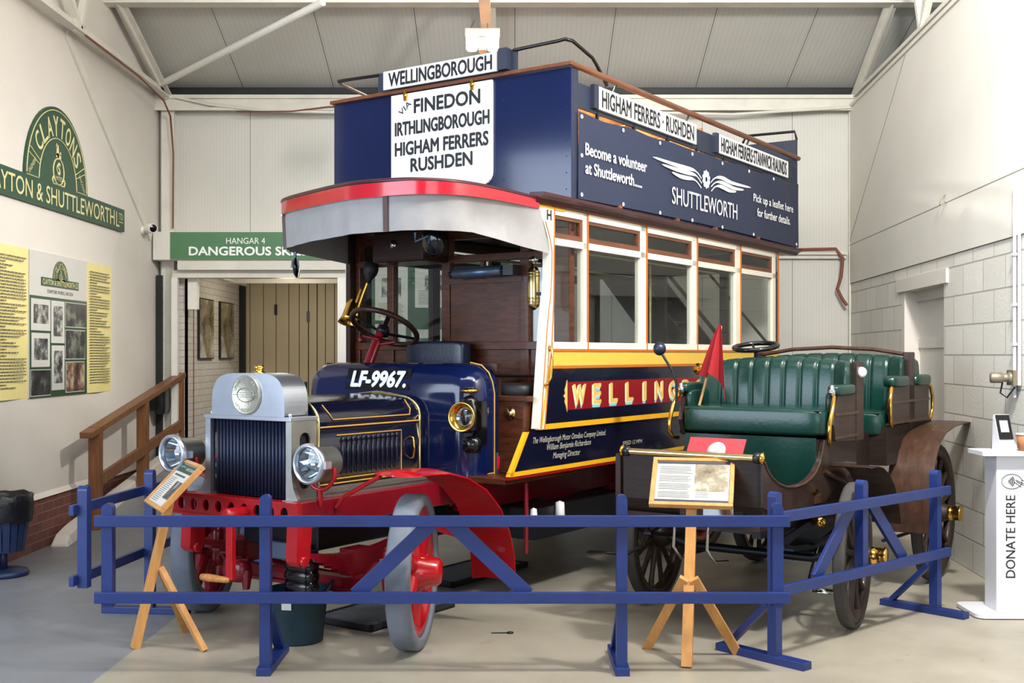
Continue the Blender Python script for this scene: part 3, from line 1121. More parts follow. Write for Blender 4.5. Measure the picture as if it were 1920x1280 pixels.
for y in (9.93, 11.2, 12.40):
    mb = MB()
    mb.box(-0.05, 0.05, y - 9.93 - 0.045, y - 9.93 + 0.045, zr(y) - 0.07 - 0.005, zr(y) + 0.83)
    mb.build('post', 'handrail', hr, bevel=0.004)
mb = MB()
mb.bar((0, 9.70 - 9.93, zr(9.70) + 0.87 - 0.07), (0, 12.5 - 9.93, zr(12.5) + 0.89 - 0.03), 0.11, 0.055)
mb.build('top_rail', 'handrail', hr, bevel=0.006)
mb = MB()
mb.bar((0.035, 9.93 - 9.93, zr(9.93) + 0.36), (0.035, 12.40 - 9.93, zr(12.4) + 0.34), 0.04, 0.10)
mb.build('mid_rail', 'handrail', hr, bevel=0.004)

# ------------------------------------------------------------------ litter bin
bn = empty('litter_bin', (-3.69, 8.2, 0), 0, 'navy slatted litter bin with black liner on a pedestal by the left wall', 'bin')
mb = MB()
mb.lathe([(0.0, 0.0), (0.17, 0.0), (0.175, 0.02), (0.165, 0.04), (0.05, 0.05), (0.0, 0.05)], n=28)
mb.build('pedestal_base', 'navy_plastic', bn)
mb = MB()
mb.lathe([(0.026, 0.04), (0.026, 0.22)], n=12)
mb.build('pedestal_post', 'navy_plastic', bn)
mb = MB()
for k in range(18):
    g = 2 * PI * k / 18
    ca, sa = math.cos(g), math.sin(g)
    mb.bar((ca * 0.135, sa * 0.135, 0.18), (ca * 0.185, sa * 0.185, 0.54), 0.045, 0.012, (ca, sa, 0))
mb.lathe([(0.0, 0.19), (0.128, 0.19), (0.17, 0.50), (0.0, 0.50)], n=28)
mb.build('slatted_body', 'navy_plastic', bn)
mb = MB()
rr = random.Random(4)
W_ = [[rr.uniform(-0.006, 0.006) for _ in range(33)] for _ in range(10)]
lp = [(0.150, 0.47), (0.178, 0.58), (0.190, 0.595), (0.203, 0.585), (0.203, 0.52), (0.200, 0.44), (0.196, 0.40)]
mb.grid(lambda a, b: ((lp[round(b * 6)][0] + W_[round(b * 6)][round(a * 32) % 32]) * math.cos(2 * PI * a), (lp[round(b * 6)][0] + W_[round(b * 6)][round(a * 32) % 32]) * math.sin(2 * PI * a), lp[round(b * 6)][1] + 2 * W_[9 - round(b * 6)][round(a * 32) % 32]), 32, 6, cu=True)
mb.build('bin_liner', 'black_liner', bn)

# ------------------------------------------------------------------ donation stand with card reader and cup
ds = empty('donation_stand', (3.07, 7.0, 0), math.radians(-1), 'white donation stand with DONATE HERE lettering at the right edge', 'donation stand')
mb = MB()
mb.prism(rrect(-0.255, 0.165, -0.18, 0.20, 0.06), lambda a, b, t: (a, b, t), 0.006, 0.028)
mb.build('base_plate', 'donate_white', ds, bevel=0.004)
mb = MB()
mb.box(-0.10, 0.12, -0.08, 0.10, 0.028, 0.985)
cl = mb.build('column', 'donate_white', ds, bevel=0.003)
mb = MB()
mb.prism(rrect(-0.20, 0.15, -0.14, 0.14, 0.03), lambda a, b, t: (a, b, t), 0.985, 1.01)
mb.build('top_plate', 'donate_white', ds, bevel=0.003)
mb = MB()
mb.text('DONATE HERE', (-0.015, -0.0825, 0.488), (0, 0, 1), (-1, 0, 0), h=0.058, w=0.505)
for k, r in enumerate((0.012, 0.022, 0.032, 0.042)):
    mb.tube([(-0.035 + r * math.cos(math.radians(g)), -0.0825, 0.825 + r * math.sin(math.radians(g))) for g in range(-45, 46, 15)], 0.0025, 5)
mb.tube([(-0.008 + 0.062 * math.cos(math.radians(g)), -0.0825, 0.825 + 0.045 * math.sin(math.radians(g))) for g in range(0, 360, 15)], 0.0015, 5, closed=True)
for a, b in (((0.015, 0.835), (0.07, 0.81)), ((0.02, 0.825), (0.065, 0.80)), ((0.01, 0.82), (0.05, 0.79)), ((0.05, 0.835), (0.08, 0.825))):
    mb.tube([(a[0], -0.0825, a[1]), (b[0], -0.0825, b[1])], 0.0016, 5)
mb.build('lettering', 'black_text', cl)
cr = empty('card_reader', (3.035, 6.96, 1.01), math.radians(4), 'white card reader with black screen standing on the donation stand', 'card reader')
mb = MB()
mb.prism([(-0.05, 0.0), (0.06, 0.0), (0.062, 0.01), (0.052, 0.215), (0.040, 0.222), (-0.02, 0.065), (-0.055, 0.03)], lambda a, b, t: (t, a, b), -0.048, 0.048)
mb.build('body', 'donate_white', cr, bevel=0.004)
mb = MB()
q = Vector((0, 0.35, 0.94)).normalized()
base = Vector((0, -0.022, 0.07))


def scr(a, z, off):
    d = Vector((0, 0.060, 0.157)).normalized()
    n = Vector((0, -0.157, 0.060)).normalized()
    return Vector((a, 0, 0)) + Vector((0, -0.018, 0.075)) + d * z + n * off


def scrbox(a0, a1, z0, z1, o0, o1, m):
    mb.add([scr(a, z, o) for o in (o0, o1) for a, z in ((a0, z0), (a1, z0), (a1, z1), (a0, z1))],
           [(0, 3, 2, 1), (4, 5, 6, 7), (0, 1, 5, 4), (1, 2, 6, 5), (2, 3, 7, 6), (3, 0, 4, 7)], m)


scrbox(-0.044, 0.044, -0.005, 0.152, 0.0, 0.006, 0)
scrbox(-0.026, 0.026, 0.04, 0.115, 0.006, 0.0065, 1)
mb.build('screen', ['screen', 'white_paper'], cr)
cp = empty('paper_cup', (3.155, 6.95, 1.01), 0, 'brown cardboard cup beside the card reader', 'cup')
mb = MB()
mb.lathe([(0.0, 0.002), (0.038, 0.0), (0.05, 0.10), (0.046, 0.10), (0.035, 0.006), (0.0, 0.006)], n=24)
mb.build('cup_body', 'cup_brown', cp)
mb = MB()
mb.lathe([(0.046, 0.098), (0.053, 0.098), (0.053, 0.107), (0.046, 0.107)], n=24, closed=True)
mb.build('rim', 'donate_white', cp)

# ------------------------------------------------------------------ twin flood lamp hanging above the omnibus
fl = empty('flood_lamp', (-0.235, 9.0, 4.10), 0, 'lit twin flood lamp hanging from the middle roof truss', 'lamp')
mb = MB()
mb.box(-0.14, 0.14, -0.05, 0.05, 0.02, 0.09)
mb.box(-0.03, 0.03, -0.055, 0.05, -0.09, 0.02)
mb.build('housing', 'lamp_body', fl, bevel=0.006)
for sg_ in (-1, 1):
    mb = MB()
    mb.cushion((sg_ * 0.083, -0.045, -0.03), (0.048, 0.03, 0.065), 0.5, 10)
    mb.build('lamp_glass', 'flood', fl)
mb = MB()
mb.tube([(-0.1, 0, 0.09), (-0.06, 0, 0.17)], 0.003, 5)
mb.tube([(0.04, 0, 0.09), (0.04, 0, 0.14)], 0.003, 5)
mb.build('hanging_wire', 'steel_dark', fl)


# ------------------------------------------------------------------ blue barriers
def barrier(p0, p1, feet, label, ends=(), braces=(), mids=(), foot_dir=1, h_end=0.855, foot_back=0.42, foot_front=0.12, side=-1, props=True, rise=0.0):
    """a post and rail barrier from p0 to p1; side = which side of the posts carries the rails"""
    p0 = Vector((*p0, 0))
    p1 = Vector((*p1, 0))
    d = p1 - p0
    L = d.length
    b = empty('barrier', p0, math.atan2(d.y, d.x), label, 'barrier', 'blue barriers')
    w = 0.027
    for z in (0.732 + rise, 0.350 + rise):
        mb = MB()
        y0, y1 = (-w - 0.028, -w) if side < 0 else (w, w + 0.028)
        mb.box(0, L, y0, y1, z, z + 0.056)
        mb.build('rail', 'blue_rail', b, bevel=0.003)

    def post(x, z0, z1, rnd):
        mb = MB()
        n = 8
        hw = 0.027
        poly = [(x - hw, z0), (x + hw, z0)] + [(x + hw * math.cos(PI * k / n), z1 - hw + hw * math.sin(PI * k / n)) for k in range(n + 1)]
        mb.prism(poly, lambda a, q, t: (a, t, q), -w, w)
        mb.build('post', 'blue_rail', b, bevel=0.002)
    for x in feet:
        post(x, 0.038, 0.889 + rise, True)
        mb = MB()
        mb.box(x - 0.036, x + 0.036, -foot_front, foot_back, 0, 0.04)
        mb.build('foot', 'blue_rail', b, bevel=0.003)
        if props:
            mb = MB()
            s_ = 1 if foot_back > foot_front else -1
            mb.bar((x - 0.0, s_ * 0.34 * (foot_back / 0.42 if s_ > 0 else 1), 0.045), (x, s_ * 0.04, 0.30), 0.05, 0.03, (0, s_ * 0.26, 0.3))
            mb.build('prop', 'blue_rail', b, bevel=0.002)
    for x in ends:
        post(x, 0.335, h_end, True)
    for x in mids:
        post(x, 0.36, 0.889, True)
    for xa, xb in braces:
        mb = MB()
        mb.bar((xa, 0, 0.385 + rise), (xb, 0, 0.755 + rise), 0.024, 0.075)
        mb.build('brace', 'blue_rail', b, bevel=0.002)
    return b


barrier((-2.083, 5.68), (1.386, 5.68), (0.845, 2.634), 'long blue barrier across the front, with two braces in the middle', ends=(0.054, 3.415), braces=((1.297, 1.69), (2.162, 1.769)), rise=0.010, foot_front=0.06)
barrier((-2.335, 6.08), (-1.995, 9.55), (0.93, 2.72), 'blue barrier receding along the left side of the omnibus', ends=(0.07, 3.42), foot_front=0.25, foot_back=0.30, side=1, h_end=0.889, props=False)
barrier((1.345, 5.86), (2.69, 7.05), (0.03, 1.70), 'shorter blue barrier slanting back along the right side of the dogcart', mids=(0.86,), braces=((0.40, 0.76), (1.32, 0.95)), foot_front=0.20, foot_back=0.36)


# ------------------------------------------------------------------ lecterns
def lectern(loc, rz, label, kind, lean=0.02, zb=0.795):
    t = empty('information_lectern', (*loc, 0), rz, label, 'lectern', 'information lecterns')
    pd = Vector((0, 0.23, 0.235)).normalized()     # up the sloping board
    o = Vector((0, lean, zb))
    n = Vector((0, -0.235, 0.23)).normalized()

    def P(a, q, k):
        return o + Vector((a, 0, 0)) + pd * q + n * k
    mb = MB()
    mb.bar((0, -0.20, 0.0), P(0, 0.12, -0.025), 0.055, 0.045, (0, 1, 0))
    mb.build('post', 'lectern_wood', t, bevel=0.002)
    for sx in (-1, 1):
        mb = MB()
        mb.bar((sx * 0.245, 0.12, 0.0), (sx * 0.025, -0.07, 0.43), 0.05, 0.03, (0, 1, 0))
        mb.build('leg', 'lectern_wood', t, bevel=0.002)

    def slab(mb, a0, a1, q0, q1, k0, k1, m=0):
        mb.add([P(a, q, k) for k in (k0, k1) for a, q in ((a0, q0), (a1, q0), (a1, q1), (a0, q1))],
               [(0, 3, 2, 1), (4, 5, 6, 7), (0, 1, 5, 4), (1, 2, 6, 5), (2, 3, 7, 6), (3, 0, 4, 7)], m)
    W2, H = 0.222, 0.325
    mb = MB()
    slab(mb, -W2, W2, 0, 0.022, -0.02, 0.012)
    slab(mb, -W2, W2, H - 0.022, H, -0.02, 0.012)
    slab(mb, -W2, -W2 + 0.024, 0.022, H - 0.022, -0.02, 0.012)
    slab(mb, W2 - 0.024, W2, 0.022, H - 0.022, -0.02, 0.012)
    slab(mb, -W2 + 0.02, W2 - 0.02, 0.02, H - 0.02, -0.02, 0.0)
    mb.build('board_frame', 'lectern_wood', t, bevel=0.003)
    mb = MB()
    slab(mb, -W2 + 0.026, W2 - 0.026, 0.024, H - 0.024, 0.0, 0.002, 0)
    rr = random.Random(5 if kind else 9)

    def strip(a0, a1, q0, q1, m):
        mb.add([P(a0, q0, 0.0028), P(a1, q0, 0.0028), P(a1, q1, 0.0028), P(a0, q1, 0.0028)], [(0, 1, 2, 3)], m)
    if kind:      # dark green heading, text column and a picture of a vehicle
        strip(-0.195, 0.195, 0.245, 0.298, 1)
        mb.text('THE SHUTTLEWORTH', P(0.08, 0.272, 0.0035), (1, 0, 0), pd, h=0.016, w=0.20, m=0, bold=0.02)
        mb.text('COLLECTION', P(-0.12, 0.28, 0.0035), (1, 0, 0), pd, h=0.010, w=0.11, m=0)
        for k in range(15):
            q = 0.20 - k * 0.0115
            strip(-0.175, -0.01 - rr.random() * 0.03, q, q + 0.003, 2)
        strip(-0.15, 0.10, 0.218, 0.230, 2)
        strip(0.02, 0.18, 0.07, 0.19, 3)
    else:         # dark heading bar, text on the left, photograph on the right
        strip(-0.195, 0.195, 0.285, 0.299, 1)
        for k in range(20):
            q = 0.262 - k * 0.0108
            if k in (5, 10, 15):
                continue
            strip(-0.18, -0.005 - rr.random() * 0.02, q, q + 0.0042, 2)
        strip(0.01, 0.19, 0.10, 0.285, 3)
        strip(-0.195, 0.195, 0.026, 0.042, 1)
        for k in range(4):
            strip(0.02, 0.09, 0.06 + k * 0.01, 0.063 + k * 0.01, 2)
    mb.build('printed_sheet', ['white_paper', 'dark_green' if kind else 'navy_dull', 'grey_ink', 'photo_bw' if kind else 'photo_art'], t)
    return t


lectern((0.943, 5.98), math.radians(-14), 'wooden information lectern facing the camera in front of the dogcart', 0)
lectern((-1.88, 6.26), math.radians(-62), 'wooden information lectern with green headed sheet in front of the left front wheel', 1, -0.11, 0.765)


# ------------------------------------------------------------------ the motor omnibus
# local frame: x to the nearside (towards the viewer's right), y backwards, z up
bus = empty('motor_omnibus', (-1.251, 6.62, 0), math.radians(-34), 'navy and cream open-topped double-deck vintage omnibus with red chassis', 'bus')
UP = (0, 0, 1)
SB = 0.97     # half width of the body
SU = 1.02     # half width of the upper deck


def part(mb, name, mats, parent=None, **k):
    return mb.build(name, mats, parent or bus, **k)


# --- chassis
mb = MB()
for sx in (-1, 1):
    mb.box(sx * 0.42 - 0.035, sx * 0.42 + 0.035, -0.44, 1.0, 0.665, 0.815)
    mb.add([(sx * 0.45 + a, y, z) for a in (-0.035, 0.035) for y, z in ((0.95, 0.61), (5.6, 0.56), (5.6, 0.79), (0.95, 0.84))],
           [(0, 3, 2, 1), (4, 5, 6, 7), (0, 1, 5, 4), (1, 2, 6, 5), (2, 3, 7, 6), (3, 0, 4, 7)])
    for y in (2.1, 3.0, 4.4):
        mb.prism([(y - 0.16, 0.62), (y + 0.16, 0.62), (y + 0.03, 0.38), (y - 0.05, 0.38)], lambda a, b, t: (t, a, b), sx * 0.47, sx * 0.50)
for y in (0.95, 2.0, 3.4, 5.0):
    mb.box(-0.42, 0.42, y - 0.03, y + 0.03, 0.64, 0.76)
fr = part(mb, 'chassis_frame', 'red_chassis', bevel=0.006)
# front cross member with its row of oval holes
mb = MB()
nh = 9
x0, x1, z0, z1 = -0.53, 0.40, 0.70, 0.80
cw = (x1 - x0) / nh
for k in range(nh):
    cx = x0 + cw * (k + 0.5)
    sq = []
    ov = []
    for i in range(16):
        g = 2 * PI * i / 16
        c_, s_ = math.cos(g), math.sin(g)
        q = 1 / max(abs(c_), abs(s_))
        sq.append((cx + c_ * q * cw / 2, (z0 + z1) / 2 + s_ * q * 0.05))
        ov.append((cx + c_ * 0.027, (z0 + z1) / 2 + s_ * 0.034))
    for y in (-0.46, -0.445):
        mb.add([(a, y, b) for a, b in sq + ov], [(i, (i + 1) % 16, 16 + (i + 1) % 16, 16 + i) for i in range(16)])
    mb.add([(a, y, b) for y in (-0.46, -0.445) for a, b in ov], [(i, (i + 1) % 16, 16 + (i + 1) % 16, 16 + i) for i in range(16)])
mb.box(x0 - 0.03, x1 + 0.05, -0.47, -0.40, 0.80, 0.812)
mb.box(x0 - 0.03, x1 + 0.05, -0.47, -0.40, 0.688, 0.70)
mb.box(x0 - 0.03, x0, -0.46, -0.40, 0.70, 0.80)
mb.box(x1, x1 + 0.05, -0.46, -0.40, 0.70, 0.80)
part(mb, 'front_cross_member', 'red', fr)
# spring hangers (dumb irons) at the front
for sx in (-1, 1):
    mb = MB()
    mb.prism([(-0.47, 0.70), (-0.36, 0.70), (-0.38, 0.50), (-0.45, 0.47), (-0.48, 0.50)], lambda a, b, t: (t, a, b), sx * 0.42 - 0.04, sx * 0.42 + 0.04)
    mb.lathe([(0.03, -0.06), (0.03, 0.06)], (sx * 0.42, -0.43, 0.50), (1, 0, 0), 12)
    part(mb, 'spring_hanger', 'red', fr, bevel=0.006)
# leaf springs
for sx in (-1, 1):
    mb = MB()
    for k in range(7):
        h = 0.46 - 0.058 * k
        n = 12
        for i in range(n):
            ya = -h + 2 * h * i / n
            yb = -h + 2 * h * (i + 1) / n
            za = 0.43 + 0.30 * ya * ya + 0.016 * (0 - k) + 0.05
            zb = 0.43 + 0.30 * yb * yb + 0.016 * (0 - k) + 0.05
            mb.bar((sx * 0.42, ya + 0.03, za), (sx * 0.42, yb + 0.03, zb), 0.062, 0.015)
    mb.box(sx * 0.42 - 0.05, sx * 0.42 + 0.05, -0.05, 0.11, 0.36, 0.51)
    part(mb, 'leaf_spring', 'red_chassis')
# front axle
mb = MB()
path = [(-0.70, 0.42), (-0.62, 0.41), (-0.54, 0.33), (-0.40, 0.30), (0.40, 0.30), (0.54, 0.33), (0.62, 0.41), (0.70, 0.42)]
for (a, za), (b, zb) in zip(path[:-1], path[1:]):
    mb.bar((a, 0, za + 0.035), (b, 0, zb + 0.035), 0.07, 0.018)
    mb.bar((a, 0, za - 0.035), (b, 0, zb - 0.035), 0.07, 0.018)
    mb.bar((a, 0, za), (b, 0, zb), 0.022, 0.07)
for sx in (-1, 1):
    mb.lathe([(0.035, 0.30), (0.04, 0.34), (0.04, 0.50), (0.03, 0.54)], (sx * 0.69, 0, 0), UP, 14)
part(mb, 'front_axle', 'red_chassis')
mb = MB()
mb.tube([(-0.62, 0.16, 0.36), (-0.2, 0.2, 0.30), (0.2, 0.2, 0.30), (0.62, 0.16, 0.36)], 0.02, 8)
mb.cushion((-0.30, -0.2, 0.34), (0.10, 0.06, 0.07), 0.7, 8)
mb.tube([(-0.22, -0.2, 0.34), (-0.20, -0.22, 0.24)], [0.035, 0.02], 8)
part(mb, 'track_rod', 'red_chassis')
mb = MB()
for z in (0.33, 0.39, 0.45):
    mb.lathe([(0.045, -0.09), (0.05, -0.05), (0.05, 0.05), (0.045, 0.09)], (0.32, -0.30, z), (1, 0, 0), 12)
mb.box(0.29, 0.35, -0.33, -0.2, 0.28, 0.52)
mb.tube([(0.22, -0.3, 0.31), (0.42, -0.3, 0.31)], 0.012, 8)
part(mb, 'tow_coupling', 'black_gloss')
# starting handle
mb = MB()
mb.bar((0.045, -0.56, 0.74), (0.045, -0.56, 0.38), 0.05, 0.03, (0, 1, 0))
mb.lathe([(0.04, -0.03), (0.04, 0.12)], (0.045, -0.56, 0.73), (0, 1, 0), 14)
sh = part(mb, 'starting_handle', 'red', bevel=0.004)
mb = MB()
mb.lathe([(0.0, 0), (0.018, 0.0), (0.022, 0.06), (0.016, 0.20), (0.012, 0.22)], (-0.17, -0.575, 0.375), (1, 0, 0.02), 14)
part(mb, 'handle_grip', 'seat_wood', sh)
# engine pan and gear box underneath
mb = MB()
mb.box(-0.30, 0.30, -0.15, 0.85, 0.50, 0.72)
mb.box(-0.22, 0.22, 0.85, 1.7, 0.42, 0.66)
mb.lathe([(0.10, 0), (0.16, 0.1), (0.16, 0.5), (0.06, 0.6), (0.05, 1.6)], (0, 1.9, 0.50), (0, 1, 0), 16)
part(mb, 'gearbox', 'steel_dark', bevel=0.01)
mb = MB()
mb.box(-0.10, 0.26, -0.22, -0.16, 0.44, 0.54)
part(mb, 'sump', 'steel_blue', bevel=0.01)
mb = MB()
for sx in (-1, 1):
    mb.box(sx * 0.68 - 0.10, sx * 0.68 + 0.10, 1.35, 2.6, 0.40, 0.60)
    mb.tube([(sx * 0.55, 1.2, 0.48), (sx * 0.55, 3.2, 0.44)], 0.03, 8)
part(mb, 'battery_box', 'black')
mb = MB()
mb.lathe([(0.02, 0), (0.035, 0.02), (0.03, 0.12), (0.0, 0.13)], (0.80, 1.62, 0.50), (0, 0, 1), 10)
mb.lathe([(0.0, 0), (0.03, 0.01), (0.02, 0.11), (0.0, 0.12)], (0.80, 1.30, 0.50), (0, 0, 1), 10)
part(mb, 'grease_pot', 'enamel')
mb = MB()
mb.tube([(0.86, 1.12, 0.80), (0.86, 1.12, 0.36)], 0.014, 8)
part(mb, 'step_stay', 'red_chassis')


# --- wheels
def bus_wheel(name_loc, rz, r, w, flip, colr, tyre, spokes, name):
    h = MB()
    sx = flip
    n = 40
    # felloe ring and dished disc with broad spokes
    ri = r - 0.075
    h.lathe([(ri + 0.015, -w * 0.36), (ri + 0.015, w * 0.36), (ri - 0.045, w * 0.36), (ri - 0.045, -w * 0.36)], (0, 0, 0), (1, 0, 0), n, closed=True)
    for k in range(spokes):
        g = 2 * PI * (k + 0.5) / spokes
        d = Vector((0, math.cos(g), math.sin(g)))
        h.tube([d * 0.06, d * 0.12, d * (ri - 0.03)], [0.055, 0.046, 0.038], 10)
    wl = h.build(name, colr, bus, loc=name_loc, rot=(0, 0, rz))
    t = MB()
    t.lathe([(ri + 0.012, -w * 0.5), (ri + 0.02, -w / 2), (r - 0.012, -w / 2), (r, -w / 2 + 0.014), (r, w / 2 - 0.014), (r - 0.012, w / 2), (ri + 0.02, w / 2), (ri + 0.012, w * 0.5)], (0, 0, 0), (1, 0, 0), 56, closed=True)
    t.build('tyre', tyre, wl)
    c = MB()
    c.lathe([(0.0, -0.11), (0.085, -0.11), (0.10, -0.05), (0.10, 0.05), (0.085, 0.08), (0.075, 0.14), (0.06, 0.155), (0.0, 0.16)], (0, 0, 0), (sx, 0, 0), 24)
    for k in range(6):
        g = 2 * PI * k / 6
        c.lathe([(0.012, 0.0), (0.012, 0.075)], (0, 0.088 * math.cos(g), 0.088 * math.sin(g)), (sx, 0, 0), 8)
    c.build('hub', colr, wl)
    return wl


steer = math.radians(27)
bus_wheel((0.845, 0.02, 0.42), steer, 0.42, 0.125, 1, 'red', 'tyre', 6, 'wheel')
bus_wheel((-0.815, 0.02, 0.42), steer, 0.42, 0.125, -1, 'red_chassis', 'tyre', 7, 'wheel')
for sx in (-1, 1):
    bus_wheel((sx * 0.80, 3.75, 0.48), 0, 0.48, 0.2, sx, 'red_chassis', 'tyre_dark', 8, 'wheel')
mb = MB()
mb.tube([(-0.8, 3.75, 0.48), (0.8, 3.75, 0.48)], 0.05, 10)
mb.cushion((0, 3.75, 0.48), (0.2, 0.22, 0.2), 0.8, 10)
part(mb, 'rear_axle', 'steel_dark')


# --- mudguards
def mudguard(sx):
    pr = [(-0.22, 0.985), (-0.16, 0.99), (-0.06, 0.988), (0.08, 0.98), (0.25, 0.94), (0.42, 0.86), (0.56, 0.74), (0.65, 0.60), (0.70, 0.46), (0.72, 0.28)]

    def fn(a, b):
        i = min(int(b * 9), 8)
        f = b * 9 - i
        y = pr[i][0] * (1 - f) + pr[i + 1][0] * f
        z = pr[i][1] * (1 - f) + pr[i + 1][1] * f
        wl = 0.16
        cx = 0.895
        if b < 0.12:
            wl = 0.16 * math.sqrt(max(0.0, 1 - ((0.12 - b) / 0.12) ** 2)) + 0.002
        u = cx + (2 * a - 1) * wl
        crown = -0.02 * (2 * a - 1) ** 2
        return (sx * u, y, z + crown)
    if sx < 0:
        pr = pr[3:4] + [(0.14, 0.97)] + pr[4:6] + [(0.49, 0.81)] + pr[6:]
        pr = pr + pr[-1:] * (10 - len(pr)) if len(pr) < 10 else pr
    m_ = MB()
    m_.shell(fn, 10, 36, (0, -0.004, -0.006))
    g = m_.build('mudguard', 'red', bus)
    s_ = MB()
    s_.tube([(sx * 0.46, -0.18, 0.76), (sx * 0.50, -0.16, 0.82), (sx * 0.80, -0.20, 0.955)], 0.012, 8)
    s_.build('mudguard_stay', 'red', g)
    s_ = MB()
    s_.bar((sx * 0.47, 0.66, 0.56), (sx * 1.0, 0.695, 0.46), 0.012, 0.05)
    s_.build('mudguard_stay', 'red', g)


mudguard(1)
mudguard(-1)

# --- radiator
mb = MB()
dome = [(math.copysign(abs(math.cos(math.radians(g))) ** 0.45, math.cos(math.radians(g))) * 0.29, 1.262 + 0.236 * max(0.0, math.sin(math.radians(g))) ** 0.55) for g in [180 - 4.5 * k for k in range(41)]]
dome = [(x, max(1.262, z)) for x, z in dome]
mb.prism(dome, lambda a, b, t: (a, t, b), -0.40, -0.22, smooth=False)
rad = part(mb, 'radiator', 'alu', bevel=0.02)
mb = MB()
mb.box(-0.345, 0.345, -0.41, -0.20, 1.238, 1.262)
for k in range(11):
    mb.lathe([(0.012, 0), (0.012, 0.016), (0.0, 0.018)], (-0.31 + 0.062 * k, -0.375, 1.262), UP, 8)
for k in range(4):
    mb.lathe([(0.010, 0), (0.010, 0.014), (0.0, 0.015)], (0.325, -0.36 + 0.045 * k, 1.222), UP, 8)
part(mb, 'top_flange', 'alu', rad, bevel=0.003)
for sx in (-1, 1):
    mb = MB()
    pl = [(-0.40, 1.238), (-0.40, 0.95), (-0.41, 0.88), (-0.44, 0.82), (-0.44, 0.80), (-0.18, 0.80), (-0.18, 0.82), (-0.20, 0.88), (-0.205, 1.238)]
    # column front with flared foot, side plate with a long slot
    mb.prism([(0.30, 1.238), (0.342, 1.238), (0.342, 0.96), (0.355, 0.88), (0.385, 0.82), (0.40, 0.812), (0.30, 0.812)], lambda a, b, t: (sx * a, t, b), -0.40, -0.375)
    slot = arc(-0.297, 1.135, 0.040, 0, 180, 9) + arc(-0.297, 0.905, 0.040, 180, 360, 9)
    ns = len(slot)
    outl = []
    for i, (a_, b_) in enumerate(slot):
        f_ = i / (ns // 2 - 1)
        if i < ns // 2:
            outl.append((-0.205 - 0.17 * f_, 1.238))
        else:
            outl.append((-0.375 + 0.17 * (f_ - ns / 2 / (ns // 2 - 1)), 0.812))
    for xx in (0.33, 0.342):
        mb.add([(sx * xx, a_, b_) for a_, b_ in outl + slot], [(i, (i + 1) % ns, ns + (i + 1) % ns, ns + i) for i in range(ns)])
    mb.add([(sx * xx, a_, b_) for xx in (0.33, 0.342) for a_, b_ in slot], [(i, (i + 1) % ns, ns + (i + 1) % ns, ns + i) for i in range(ns)])
    mb.box(*sorted((sx * 0.30, sx * 0.40)), -0.43, -0.18, 0.80, 0.815)
    part(mb, 'side_column', 'alu' if sx < 0 else 'alu_dull', rad, bevel=0.003)
mb = MB()
for k in range(21):
    mb.lathe([(0.0105, 0), (0.0105, 0.43)], (-0.278 + 0.0278 * k, -0.362, 0.812), UP, 8)
    for j in range(0):
        pass
mb.box(-0.31, 0.32, -0.34, -0.21, 0.812, 1.238, 1)
part(mb, 'radiator_core', ['core', 'core_dark'], rad)
mb = MB()
for k in range(20):
    zz = 0.83 + 0.02 * k
    mb.box(-0.29, 0.29, -0.358, -0.352, zz, zz + 0.004)
part(mb, 'cooling_fins', 'core', rad)
mb = MB()
mb.lathe([(0.0, 0.0), (0.112, 0.0), (0.112, 0.010), (0.104, 0.014), (0.100, 0.010), (0.0, 0.010)], (0, -0.40, 1.378), (0, -1, 0), 40)
bd = part(mb, 'badge', 'badge')
mb = MB()
for r_, a0 in ((0.108, 0), (0.068, 0)):
    mb.tube([(r_ * math.cos(math.radians(g)), -0.413, 1.378 + (0.085 if r_ > 0.1 else 0.04) / 0.108 * 0.108 * math.sin(math.radians(g)) * (1.25 if r_ > 0.1 else 1)) for g in range(0, 360, 12)], 0.0025, 5, closed=True)
for z, w_ in ((0.012, 0.05), (-0.012, 0.05), (0.0, 0.10)):
    mb.box(-w_, w_, -0.415, -0.411, 1.378 + z - 0.002, 1.378 + z + 0.002)
for st, a0, a1, r_ in (('LEYLAND MOTORS LIMITED', 160, 20, 0.088), ('LEYLAND ENGLAND', 215, 325, 0.088)):
    for i, ch in enumerate(st):
        if ch == ' ':
            continue
        A = math.radians(a0 + (a1 - a0) * i / (len(st) - 1))
        rd = Vector((math.cos(A), 0, math.sin(A)))
        td = Vector((math.sin(A), 0, -math.cos(A)))
        if a1 > a0:
            rd2, td2 = -rd, -td
        else:
            rd2, td2 = rd, td
        mb.text(ch, Vector((0, -0.413, 1.378)) + rd * r_, td2, rd2, h=0.017, w=0.011)
mb.text('LEYLAND', (0, -0.4135, 1.407), (1, 0, 0), UP, h=0.011, w=0.06)
part(mb, 'raised_lettering', 'alu_dull', bd)
mb = MB()
mb.lathe([(0.035, 0), (0.035, 0.012), (0.024, 0.018), (0.024, 0.028), (0.03, 0.03), (0.03, 0.042), (0.026, 0.05), (0.0, 0.052)], (0.0, -0.31, 1.49), UP, 20)
part(mb, 'filler_cap', 'brass', rad)
mb = MB()
mb.tube([(0.165 + 0.055 * math.cos(math.radians(g)), -0.19, 1.41 + 0.055 * math.sin(math.radians(g))) for g in range(0, 181, 15)], 0.004, 6)
mb.lathe([(0.02, 0), (0.02, 0.02), (0.0, 0.022)], (0.165, -0.20, 1.42), UP, 12)
part(mb, 'drain_pipe', 'brass', rad)


# --- bonnet
def bonnet_top(a, e=0.0):
    """outline of the bonnet, a from 0 (nearside hem) over the crown to 1"""
    pts = [(0.345, 0.86), (0.345, 1.215)] + arc(0.205, 1.215, 0.14, 0, 75, 8, 0.125) + [(0.10, 1.352), (0.0, 1.362)]
    pts = pts + [(-x, z) for x, z in pts[-2::-1]]
    return [(x * (1 + e), z + e * 0.4) for x, z in pts]


